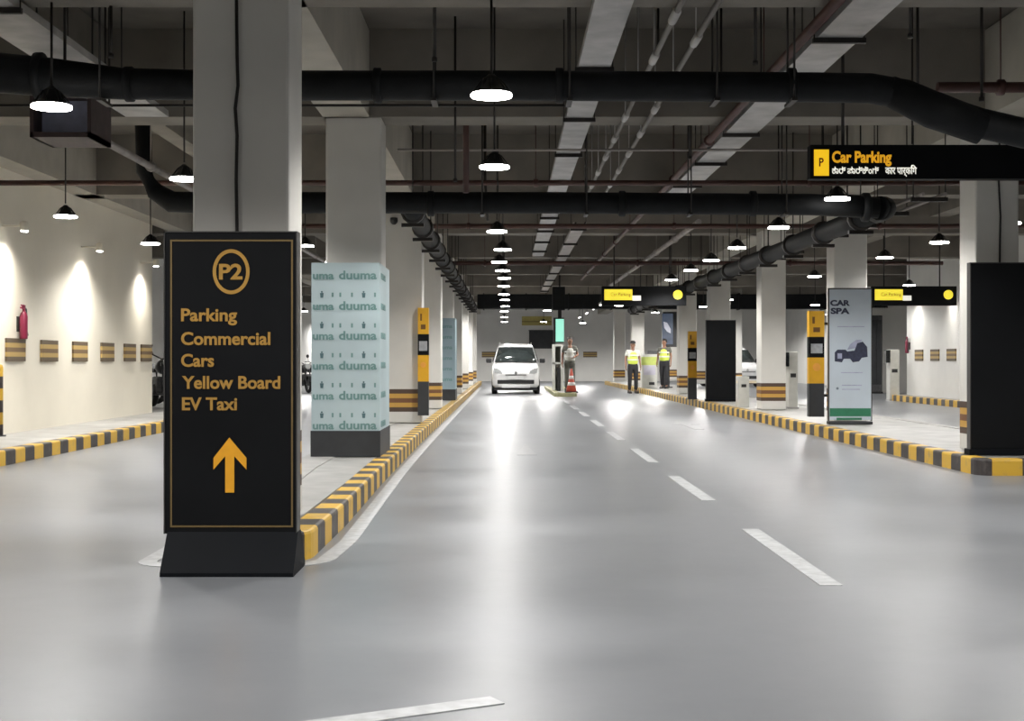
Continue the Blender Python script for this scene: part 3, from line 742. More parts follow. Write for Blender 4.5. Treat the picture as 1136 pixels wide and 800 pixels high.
# boards before right columns
def board(label, x0, x1, y, z1, d=0.09, m=None, base_h=0.06, foot=True):
    t = thing('display_board', label, 'board', (0,0,0))
    MB().box(x0, x1, y, y+d, 0.16+base_h, z1, 0.005).build('panel', m or M['black'], t)
    MB().box(x0-0.02, x1+0.02, y-0.02, y+d+0.05, 0.16, 0.16+base_h, 0.005).build('base', M['blackbase'], t)
    b = MB(); b.box(x0-0.008, x0, y-0.003, y+d+0.003, 0.16+base_h, z1+0.008); b.box(x1, x1+0.008, y-0.003, y+d+0.003, 0.16+base_h, z1+0.008); b.box(x0-0.008, x1+0.008, y-0.003, y+d+0.003, z1, z1+0.008)
    b.build('edge_trim', M['edge'], t)
    return t
yb = 13.45; board('big plain black board standing beside the corner of the striped kerb', (1077-VX)*yb/F, (1077-VX)*yb/F+0.72, yb, CAM_H+(400-292)*yb/F)
yb = 31.0; board('plain black board standing far along the striped kerb, before a column', (783.5-VX)*yb/F, (816-VX)*yb/F, yb, CAM_H+(400-355.5)*yb/F)
# car wash banner
yb = 19.9; k_ = yb/F
def bx(x): return (x-VX)*k_
def bz(y): return CAM_H+(400-y)*k_
t = thing('banner_stand', 'pale blue roll-up banner with a dark vehicle picture and green foot band', 'banner', (0,0,0))
MB().box(bx(920), bx(966.5), yb, yb+0.05, bz(466), bz(321)).build('printed_panel', M['ivory'], t)
MB().box(bx(919), bx(968), yb-0.02, yb+0.12, 0.16, bz(467.5), 0.01).build('base', M['charcoal'], t)
b = MB(); b.box(bx(919), bx(920), yb-0.004, yb+0.054, bz(467), bz(320)); b.box(bx(966.5), bx(967.5), yb-0.004, yb+0.054, bz(467), bz(320)); b.box(bx(919), bx(967.5), yb-0.004, yb+0.054, bz(321), bz(319.5))
b.build('frame', M['edge'], t)
MB().box(bx(920.5), bx(966), yb-0.003, yb, bz(462), bz(453)).build('green_band', M['green'], t)
MB().box(bx(928), bx(956), yb-0.003, yb, bz(466), bz(463.5)).build('foot_print', M['green'], t)
text('CAR', M['navy'], t, bx(921), bz(339), yb-0.001, 22*k_, 6*k_, bold=0.05)
text('SPA', M['navy'], t, bx(921.5), bz(348), yb-0.001, 21*k_, 6.3*k_, bold=0.05)
# picture of a vehicle (low pick-up outline)
veh = [(926, 401), (926, 391), (929, 388), (938, 388), (940, 390), (948, 389), (951, 381), (957, 379), (962, 385), (962.5, 396), (956, 397), (953, 401), (946, 402), (943, 398), (936, 398), (934, 402)]
MB().prism([(bx(x), bz(y)) for x, y in veh], 'Y', yb, yb-0.003).build('vehicle_picture', M['navy'], t)
MB().prism([(bx(x), bz(y)) for x, y in ((940, 388), (943, 382), (950, 377), (957, 377), (953, 381), (950, 386))], 'Y', yb, yb-0.002).build('vehicle_window', M['lilac'], t)
b = MB().box(bx(929), bx(934), yb-0.004, yb-0.003, bz(398), bz(392)); b.build('vehicle_highlight', M['lilac'], t)
for yy, xx, w in ((362, 929, 30), (413, 933, 24), (427, 934, 22), (431.5, 934, 20)):
    MB().box(bx(xx), bx(xx+w), yb-0.002, yb, bz(yy+1), bz(yy)).build('text_line', M['lilac'], t)
b = MB(); b.lathe([(0.02, -0.002), (0.02, 0.0)], (bx(929), yb, bz(431)), 12, 'Y'); b.build('printed_dot', M['greyprint'], t)

# yellow/black column signs
def column_sign(label, pxl, pxr, ytop, ybot, y, d=0.13, bracket=None, floor=False, faded=False):
    k = y/F; t = thing('column_sign', label, 'sign', (0,0,0))
    x0 = (pxl-VX)*k; x1 = (pxr-VX)*k; H = ybot-ytop
    Z = lambda f: CAM_H+(400-(ytop+H*f))*k
    def seg(f0, f1, m, name): MB().box(x0, x1, y, y+d, Z(f1), Z(f0)).build(name, m, t)
    seg(0.0, 0.245, M['amber'], 'amber_panel')
    seg(0.245, 0.44, M['black'], 'black_panel')
    seg(0.44, 0.685, M['amber'], 'amber_panel')
    seg(0.685, 1.0, M['charcoal'], 'base_panel')
    w = x1-x0
    MB().box(x0+0.12*w, x1-0.12*w, y-0.004, y, Z(0.40), Z(0.31)).build('silver_plate', M['silver'], t)
    # mark on the upper amber field and orange symbol on the lower one
    MB().box(x0+0.28*w, x1-0.28*w, y-0.003, y, Z(0.20), Z(0.155)).build('symbol', M['brownmark'], t)
    MB().box(x0+0.22*w, x0+0.38*w, y-0.003, y, Z(0.12), Z(0.055)).build('symbol', M['brownmark'], t)
    MB().lathe([(0.26*w, -0.003), (0.26*w, 0.0)], ((x0+x1)/2, y, Z(0.53)), 16, 'Y').build('symbol', M['amberlit'], t)
    if bracket:
        b = MB()
        for f in (0.12, 0.8): b.box(x1-0.02, bracket, y+d*0.4, y+d*0.8, Z(f)-0.02, Z(f)+0.02)
        b.build('bracket', M['rod'], t)
    if floor:
        MB().box(x0-0.03, x1+0.03, y-0.05, y+d+0.05, 0.16, Z(1.0)+0.01).build('foot_plate', M['charcoal'], t)
    return t
column_sign('narrow amber and black sign fixed low on the third column of the P2 row', 463.5, 475.5, 341.5, 461, 20.15)
column_sign('narrow amber and black sign standing clear of the pale blue banner', 897.5, 914.5, 345, 462.5, 20.3, bracket=4.935)
column_sign('small amber and black sign post near the distant hi-vis attendants', 763.5, 773, 367.5, 443, 32.75, floor=True)

# ------------------------------------------------------------------ overhead signs
ys = 11.0; k_ = ys/F
sx = lambda x: (x-VX)*k_
sz = lambda y: CAM_H+(400-y)*k_
t = thing('overhead_sign', 'long black hanging sign reading Car Parking with a yellow P square', 'sign', (0,0,0))
MB().box(sx(899), sx(899)+2.35, ys, ys+0.12, sz(198.5), sz(160.5), 0.006).build('panel', M['black'], t)
MB().box(sx(903), sx(919.5), ys-0.006, ys, sz(195), sz(166)).build('yellow_square', M['signyel'], t)
text('P', M['brownmark'], t, sx(911), sz(184.5), ys-0.0065, 5*k_, 9.5*k_, bold=0.02, align='CENTER')
text('Car Parking', M['signyel2'], t, sx(923), sz(180), ys-0.001, 66*k_, 12.5*k_, bold=0.035)
text('ಕಾರ್ ಪಾರ್ಕಿಂಗ್', M['signwhite'], t, sx(923), sz(192.5), ys-0.001, 52*k_, 7.0*k_, bold=0.02)
text('कार पार्किंग', M['signwhite'], t, sx(982), sz(193), ys-0.001, 35*k_, 8.0*k_, bold=0.02)
b = MB()
for xx in (2.75, 4.4): b.tube([(xx, ys+0.06, sz(160.5)), (xx, ys+0.06, SLAB-0.002)], 0.014, 8)
b.build('hanger', M['rod'], t)
def far_sign(label, x0p, y=30.0):
    k = y/F; X = lambda dx: (x0p+dx-VX)*k; Z = lambda yy: CAM_H+(400-yy)*k
    t = thing('overhead_sign', label, 'sign', (0,0,0))
    MB().box(X(0), X(94), y, y+0.14, Z(339), Z(317.5), 0.006).build('panel', M['black'], t)
    MB().box(X(3), X(8), y-0.008, y, Z(333), Z(321)).build('yellow_square', M['signlemon'], t)
    MB().box(X(8), X(34), y-0.006, y, Z(333), Z(321)).build('yellow_field', M['signlemon'], t)
    text('Car Parking', M['brownmark'], t, X(10), Z(328.5), y-0.0065, 22*k, 4.2*k)
    MB().box(X(34), X(43.5), y-0.006, y, Z(333.5), Z(328)).build('white_field', M['signwhite'], t)
    bb = MB(); bb.lathe([(5.2*k, -0.008), (5.2*k, 0.0)], (X(84.5), y, Z(327)), 24, 'Y'); bb.build('yellow_disc', M['signlemon'], t)
    bb = MB()
    for dx in (14, 76): bb.tube([(X(dx), y+0.07, Z(317.5)), (X(dx), y+0.07, top(X(dx), y+0.07))], 0.016, 8)
    bb.build('hanger', M['rod'], t)
far_sign('far black hanging sign with a yellow field over the distant gate attendants', 667.5)
far_sign('far black hanging sign with a yellow field before the side wall with striped guards', 967.5)

# ------------------------------------------------------------------ striped wall guards
def guard(label, y0, y1_, z, xw, sgn, group):
    o = MB().box(-0.015, 0.015, -(y1_-y0)/2, (y1_-y0)/2, -0.15, 0.15, 0.004).build('wall_guard', M['guard'], loc=(xw+sgn*0.015, (y0+y1_)/2, z))
    return tag(o, label, 'wall guard', group)
for k, yc in enumerate([17.72, 19.03, 20.4, 21.8, 23.1, 24.15]):
    guard(f'striped amber and brown guard on the warm white wall, {ordn[k]} from the extinguisher end', yc-0.34, yc+0.34, 1.235 if k else 1.24, -6.45, 1, 'striped guards on the warm wall')
for k, yc in enumerate([33.7, 35.0, 36.35]):
    guard(f'striped guard on the far white side wall, {["next to the black board column", "middle of three", "next to the ticket machine"][k]}', yc-0.34, yc+0.34, 1.24, 11.1, -1, 'striped guards on the far side wall')
for k, xx in enumerate([-0.95, 4.45]):
    o = MB().box(-0.37, 0.37, -0.02, 0.0, -0.15, 0.15, 0.004).build('wall_guard', M['guard'], loc=(xx, 71.999, 1.42))
    tag(o, ['striped brown guard on the end wall, peeking out beside the white car roof', 'striped brown guard on the end wall between ticket gate and distant columns'][k], 'wall guard', 'striped guards on the end wall')
# end wall boards
x0, _, z1 = P(587, 367, 71.9); x1, _, z0 = P(616, 386, 71.9)
t = thing('wall_board', 'dark rectangular board mounted on the end wall above the white car', 'board', (0,0,0))
MB().box(x0, x1, 71.93, 72.0, z0, z1).build('panel', M['charcoal'], t)
b = MB(); b.box(x0-0.03, x1+0.03, 71.92, 72.0, z1, z1+0.04); b.box(x0-0.03, x1+0.03, 71.92, 72.0, z0-0.04, z0); b.build('frame', M['edge'], t)
x0, _, z1 = P(579, 351, 71.9); x1, _, z0 = P(612, 361, 71.9)
t = thing('wall_board', 'dull yellow strip board high on the end wall above the dark board', 'board', (0,0,0))
MB().box(x0, x1, 71.95, 72.0, z0, z1).build('panel', M['backyellow'], t)
MB().box(x0, x1, 71.94, 71.95, z0+0.18, z0+0.22).build('line', M['goldline'], t)
# extinguishers
def extinguisher(label, x, y, z, rz):
    t = thing('fire_extinguisher', label, 'fire extinguisher', (x, y, z), rz)
    MB().lathe([(0.03, 0.0), (0.050, 0.005), (0.052, 0.02), (0.052, 0.30), (0.04, 0.34), (0.02, 0.37), (0.018, 0.40)], seg=18).build('cylinder', M['red'], t)
    MB().box(-0.015, 0.015, -0.09, 0.03, 0.40, 0.425).box(-0.012, 0.012, -0.08, 0.0, 0.44, 0.455).box(-0.02, 0.02, -0.02, 0.02, 0.395, 0.45).build('valve_handle', M['red'], t)
    MB().tube([(0, 0.02, 0.42), (0, 0.09, 0.40), (0, 0.115, 0.28), (0, 0.10, 0.12), (0, 0.12, 0.05)], [0.012, 0.012, 0.012, 0.016, 0.024], 8).build('hose', M['plastic'], t)
    MB().box(-0.085, -0.06, -0.03, 0.03, 0.1, 0.3).build('wall_bracket', M['rod'], t)
    return t
extinguisher('crimson fire extinguisher hung on the warm white wall above a striped guard', -6.365, 17.82, 1.38, 0)
extinguisher('small red fire extinguisher hung at the far side wall end beside the ticket machine', 11.0149, 37.2, 1.3, PI)
# striped bollard at the frame edge
t = thing('bollard', 'yellow and black striped bollard on the walkway edge', 'bollard', (-6.35, 16.9, 0.152))
MB().lathe([(0.055, 0.0), (0.055, 0.86), (0.045, 0.895), (0.02, 0.9)], seg=16).build('post', bands_z('bollard_paint', [(z, z+0.15, BLK) for z in (0.0, 0.3, 0.6)], YEL), t)
MB().lathe([(0.09, 0.0), (0.09, 0.015)], seg=16).build('flange', M['plastic'], t)

# ------------------------------------------------------------------ gate equipment
def ticket_machine(label, x, y, z, h=1.2, w=0.2):
    t = thing('ticket_machine', label, 'ticket machine', (x, y, z))
    MB().box(-w/2, w/2, 0, 0.35, 0.0, h, 0.012).build('pillar', M['kiosk'], t)
    MB().box(-w/2-0.11, -w/2+0.01, -0.02, 0.2, h*0.74, h*0.99, 0.01).build('reader_box', M['screen'], t)
    MB().box(-w/2-0.02, w/2+0.02, -0.02, 0.37, 0.0, 0.03).build('base_plate', M['galv'], t)
    MB().box(-w*0.3, w*0.3, -0.006, 0.0, h*0.55, h*0.62).build('ticket_slot', M['plastic'], t)
    return t
tm = ticket_machine('pale grey ticket machine with black reader beside the amber column sign', (880-VX)*26.6/F, 26.6, 0.152, 1.12, 0.18)
ticket_machine('pale grey ticket machine with black reader at the far side wall end', 10.62, 37.0, 0.0, 1.4, 0.26)
# boom barrier behind third banner-row column
t = thing('boom_barrier', 'cream boom barrier arm lowered behind a striped column', 'barrier', (0,0,0))
MB().box(4.66, 5.62, 27.4, 27.44, 0.64, 0.69).build('boom', M['paleyellow'], t)
MB().box(4.68, 4.90, 27.3, 27.62, 0.152, 0.78, 0.01).build('housing', M['kiosk'], t)
MB().box(4.74, 4.84, 27.294, 27.3, 0.56, 0.62).build('badge', M['plastic'], t)
# median with gate
mk = [(1.45, 52), (1.45, 41.3)] + arc(1.8, 41.3, 0.35, 180, 360, 8) + [(2.15, 52)]
sweep_kerb('kerb_gate_median', mk, M['mediankerb'], w=0.15, h=0.12, side=1)
struct(MB().box(1.58, 2.02, 41.2, 52, 0, 0.11).build('floor_gate_median', M['island']))
# gate cabinet with green screen
t = thing('gate_cabinet', 'tall pale gate cabinet with dark recess at the end of the dashed line', 'cabinet', (0,0,0))
b = MB(); g = 44.0; X = lambda p: (p-VX)*g/F; Zz = lambda p: CAM_H+(400-p)*g/F
b.box(X(613), X(616), g, g+0.4, 0.11, Zz(384)); b.box(X(622), X(625), g, g+0.4, 0.11, Zz(384)); b.box(X(613), X(625), g, g+0.4, Zz(404), Zz(402)); b.box(X(613), X(625), g, g+0.4, Zz(384), Zz(382)); b.box(X(616), X(622), g+0.3, g+0.4, 0.11, Zz(384))
b.build('casing', M['kiosk'], t)
MB().box(X(616), X(622), g+0.25, g+0.3, Zz(402), Zz(385)).build('dark_panel', M['greycloth'], t)
MB().box(X(618), X(621), g-0.03, g+0.2, 0.11, Zz(408)).build('post', M['plastic'], t)
t = thing('lane_light', 'green lit lane panel hanging on a black bracket above the gate cabinet', 'lane light', (0,0,0))
g = 43.0
MB().box(X(615.2)*g/44, X(627)*g/44, g, g+0.12, CAM_H+20*g/F, CAM_H+47.5*g/F, 0.01).build('casing', M['plastic'], t)
MB().box((616.5-VX)*g/F, (625.5-VX)*g/F, g-0.01, g, CAM_H+21*g/F, CAM_H+46*g/F).build('lit_screen', M['ledgreen'], t)
MB().box((613-VX)*g/F, (627-VX)*g/F, g, g+0.3, CAM_H+56*g/F, CAM_H+82*g/F, 0.02).build('bracket_box', M['pipe'], t)
MB().box((619-VX)*g/F, (623-VX)*g/F, g+0.03, g+0.09, CAM_H+46*g/F, CAM_H+57*g/F).tube([((621-VX)*g/F, g+0.15, CAM_H+80*g/F), ((621-VX)*g/F, g+0.15, SOF+0.3)], 0.03, 8).build('hanger', M['rod'], t)
# kiosk beside attendants
g = 46.5; X = lambda p: (p-VX)*g/F; Zz = lambda p: CAM_H+(400-p)*g/F
t = thing('gate_kiosk', 'white gate kiosk with lime band between two attendants', 'kiosk', (0,0,0))
MB().box(X(712), X(729), g, g+0.5, 0.152, Zz(393), 0.02).build('body', M['kiosk'], t)
MB().box(X(711.5), X(730), g-0.012, g+0.05, Zz(405), Zz(396)).build('lime_band', M['kioskgreen'], t)
MB().box(X(714), X(727), g-0.008, g, Zz(416), Zz(405.5)).build('lavender_panel', M['lavender'], t)
MB().box(X(720), X(726), g-0.012, g, Zz(427), Zz(424)).build('slot', M['plastic'], t)
MB().box(X(719), X(731), g+0.1, g+0.4, Zz(393), Zz(389), 0.01).build('top_box', M['bikegrey'], t)
# display screen on post
g = 47.2
t = thing('display_screen', 'tall dark blue display screen on a dark post behind the attendants', 'screen', (0,0,0))
MB().box(X(733)*g/46.5, X(748)*g/46.5, g, g+0.12, CAM_H+15*g/F, CAM_H+54*g/F, 0.01).build('screen_frame', M['plastic'], t)
MB().box((734.5-VX)*g/F, (746.5-VX)*g/F, g-0.008, g, CAM_H+18*g/F, CAM_H+52*g/F).build('screen_image', M['bluescreen'], t)
MB().prism([((x-VX)*g/F, CAM_H+(400-y)*g/F) for x, y in ((736, 357), (740, 358), (744, 365), (744, 370), (740, 368), (737, 364))], 'Y', g-0.008, g-0.012).build('screen_pale_shape', M['palescreen'], t)  # pale shape within the displayed image
MB().box((736-VX)*g/F, (743-VX)*g/F, g+0.02, g+0.1, 0.152, CAM_H+16*g/F).build('post', M['plastic'], t)
MB().box((733-VX)*g/F, (746-VX)*g/F, g-0.1, g+0.25, 0.152, 0.19).build('foot', M['plastic'], t)
# traffic cone
t = thing('traffic_cone', 'orange and white traffic cone before the gate attendant', 'traffic cone', (2.0, 41.75, 0.11))
MB().box(-0.2, 0.2, -0.2, 0.2, 0, 0.035, 0.01).build('base', M['plastic'], t)
MB().lathe([(0.165, 0.035), (0.085, 0.38), (0.075, 0.42), (0.03, 0.72), (0.022, 0.74)], seg=18).build('body', M['conered'], t)
MB().lathe([(0.127, 0.22), (0.106, 0.32)], seg=18).build('band', M['conewhite'], t)
MB().lathe([(0.082, 0.42), (0.062, 0.52)], seg=18).build('band', M['conewhite'], t)

# ------------------------------------------------------------------ people
def skin_mesh(name, verts, edges, radii, m, parent, sub=2, root=0):
    me = bpy.data.meshes.new(name); me.from_pydata(verts, edges, [])
    o = link(bpy.data.objects.new(name, me))
    sk = o.modifiers.new('skin', 'SKIN'); sk.use_smooth_shade = True
    sb = o.modifiers.new('sub', 'SUBSURF'); sb.levels = sub; sb.render_levels = sub
    lay = me.skin_vertices[0].data
    for i, r in enumerate(radii):
        lay[i].radius = r if isinstance(r, tuple) else (r, r)
        lay[i].use_root = (i == root)
    dg = bpy.context.evaluated_depsgraph_get()
    me2 = bpy.data.meshes.new_from_object(o.evaluated_get(dg)); me2.name = name
    o.modifiers.clear(); o.data = me2; bpy.data.meshes.remove(me)
    me2.materials.clear(); me2.materials.append(m)
    for p in me2.polygons: p.use_smooth = True
    if parent: o.parent = parent
    return o
def person(label, loc, rz, trousers, shirt, vest=None, cap=False, arm_l=((0.235, 0.03, 1.16), (0.25, -0.05, 0.93)), arm_r=((-0.235, 0.03, 1.16), (-0.25, -0.05, 0.93)), stride=0.05, s=1.0):
    t = thing('person', label, 'person', loc, rz); t.scale = (s, s, s)
    V = []; E = []; R = []
    def add(p, r, par=None):
        V.append(p); R.append(r)
        if par is not None: E.append((par, len(V)-1))
        return len(V)-1
    pel = add((0, 0, 0.95), (0.15, 0.105))
    sp = add((0, 0.0, 1.12), (0.135, 0.095), pel)
    ch = add((0, 0.005, 1.31), (0.155, 0.105), sp)
    nb = add((0, 0.01, 1.45), (0.06, 0.06), ch)
    nk = add((0, 0.0, 1.51), 0.052, nb)
    h1 = add((0, -0.012, 1.575), (0.068, 0.075), nk)
    h2 = add((0, -0.01, 1.645), (0.076, 0.092), h1)
    h3 = add((0, 0.0, 1.705), (0.06, 0.075), h2)
    nose = add((0, -0.108, 1.612), 0.013, h2)
    for sx_ in (-1, 1): add((sx_*0.088, 0.0, 1.615), (0.010, 0.018), h2)
    for sx_, arm in ((1, arm_l), (-1, arm_r)):
        sh = add((sx_*0.175, 0.01, 1.405), 0.058, ch)
        el = add(arm[0], 0.042, sh)
        wr = add(arm[1], 0.027, el)
        d = (Vector(arm[1])-Vector(arm[0])).normalized(); side = Vector((0, -1, 0)) if abs(d.y) < 0.8 else Vector((1, 0, 0))
        side = (side - d*side.dot(d)).normalized(); nn = d.cross(side)
        pm = add(tuple(Vector(arm[1])+d*0.055), (0.034, 0.024), wr)
        for q, off, ln in ((0, 0.032, 0.07), (1, 0.011, 0.082), (2, -0.010, 0.078), (3, -0.030, 0.06)):
            b0 = add(tuple(Vector(arm[1])+d*0.098+side*off), 0.0095, pm)
            b1 = add(tuple(Vector(arm[1])+d*(0.098+ln*0.55)+side*off*1.1+nn*0.008*sx_), 0.0085, b0)
            add(tuple(Vector(arm[1])+d*(0.098+ln)+side*off*1.1+nn*0.028*sx_), 0.0075, b1)
        th = add(tuple(Vector(arm[1])+d*0.055+side*0.045), 0.011, pm)
        add(tuple(Vector(arm[1])+d*0.10+side*0.062), 0.009, th)
    for sx_, fy in ((1, -stride), (-1, stride)):
        hp = add((sx_*0.09, 0, 0.88), (0.092, 0.092), pel)
        kn = add((sx_*0.10, fy*0.5-0.02, 0.49), 0.057, hp)
        an = add((sx_*0.105, fy+0.02, 0.085), 0.038, kn)
        add((sx_*0.12, fy-0.11, 0.045), (0.035, 0.03), an)
    skin_mesh('body', V, E, R, M['skin'], t)
    # eyes and mouth
    b = MB()
    for sx_ in (-1, 1): b.lathe([(0.003, -0.006), (0.011, -0.002), (0.011, 0.004)], (sx_*0.03, -0.093, 1.63), 10, 'Y')
    b.box(-0.022, 0.022, -0.093, -0.088, 1.562, 1.569); b.build('face_features', M['hair'], t)
    # trousers
    tv = [(0, 0, 1.06), (0, 0, 0.93)]; te = [(0, 1)]; tr = [(0.168, 0.125), (0.168, 0.122)]
    for sx_, fy in ((1, -stride), (-1, stride)):
        i = len(tv); tv += [(sx_*0.092, 0, 0.84), (sx_*0.10, fy*0.5-0.018, 0.49), (sx_*0.105, fy+0.015, 0.10)]
        tr += [(0.105, 0.108), (0.076, 0.076), (0.066, 0.066)]; te += [(1, i), (i, i+1), (i+1, i+2)]
    skin_mesh('trousers', tv, te, tr, trousers, t)
    # shirt with short sleeves
    sv = [(0, 0, 0.93), (0, 0.0, 1.12), (0, 0.005, 1.31), (0, 0.012, 1.43)]; se = [(0, 1), (1, 2), (2, 3)]; sr = [(0.188, 0.145), (0.178, 0.135), (0.182, 0.13), (0.085, 0.075)]
    for sx_, arm in ((1, arm_l), (-1, arm_r)):
        i = len(sv); e0 = Vector((sx_*0.182, 0.01, 1.405)); e1 = Vector(arm[0])
        sv += [tuple(e0), tuple(e0+(e1-e0)*0.7)]; sr += [0.074, 0.062]; se += [(2, i), (i, i+1)]
    skin_mesh('shirt', sv, se, sr, shirt, t)
    if vest:
        skin_mesh('vest', [(0, 0, 0.92), (0, 0, 1.12), (0, 0.004, 1.31), (0, 0.01, 1.41)], [(0, 1), (1, 2), (2, 3)], [(0.2, 0.156), (0.193, 0.15), (0.196, 0.147), (0.12, 0.1)], vest, t)
        b = MB()
        for z in (1.1, 1.25):
            n = 24; ring = []
            for k in range(n):
                a = 2*PI*k/n
                ring.append([b.bm.verts.new((rx*math.cos(a), ry*math.sin(a), zz)) for rx, ry, zz in ((0.198, 0.16, z), (0.198, 0.16, z+0.045))])
            for k in range(n): b.bm.faces.new((ring[k][0], ring[(k+1) % n][0], ring[(k+1) % n][1], ring[k][1]))
        b.build('reflective_band', M['reflect'], t)
    for sx_, fy in ((1, -stride), (-1, stride)):
        c0 = (sx_*0.112, fy, 0)
        MB().prism([(-0.19, 0.012), (-0.19, 0.035), (-0.12, 0.065), (-0.03, 0.10), (0.06, 0.11), (0.075, 0.06), (0.075, 0.0), (-0.18, 0.0)], 'X', c0[0]-0.045, c0[0]+0.045).build('shoe', M['shoe'], t, loc=(0, fy, 0))
    if cap:
        MB().lathe([(0.096, 1.665), (0.098, 1.69), (0.09, 1.73), (0.06, 1.758), (0.01, 1.768)], (0, 0.005, 0), 18).box(-0.065, 0.065, -0.175, -0.07, 1.668, 1.68).build('cap', M['hair'], t)
    else:
        MB().lathe([(0.085, 1.60), (0.098, 1.64), (0.096, 1.69), (0.075, 1.735), (0.03, 1.755), (0.005, 1.757)], (0, 0.022, 0), 18).build('hair', M['hair'], t)
    return t
person('attendant in a dark cap, hi-vis vest and black trousers standing by the kiosk', (4.22, 45.2, 0), 0.15, M['darkcloth'], M['shirt'], M['hivis'], cap=True, stride=0.03)
person('person in dark clothes and lime vest beside kiosk, under the display screen', (5.32, 45.6, 0.152), -0.4, M['darkcloth'], M['greycloth'], M['hivis'], stride=0.09, s=0.96)
person('gate attendant in a pale vest standing behind the traffic cone', (2.03, 43.4, 0.11), 0.1, M['greycloth'], M['greycloth'], M['shirt'], arm_l=((0.25, -0.02, 1.17), (0.12, -0.2, 1.10)), stride=0.02)

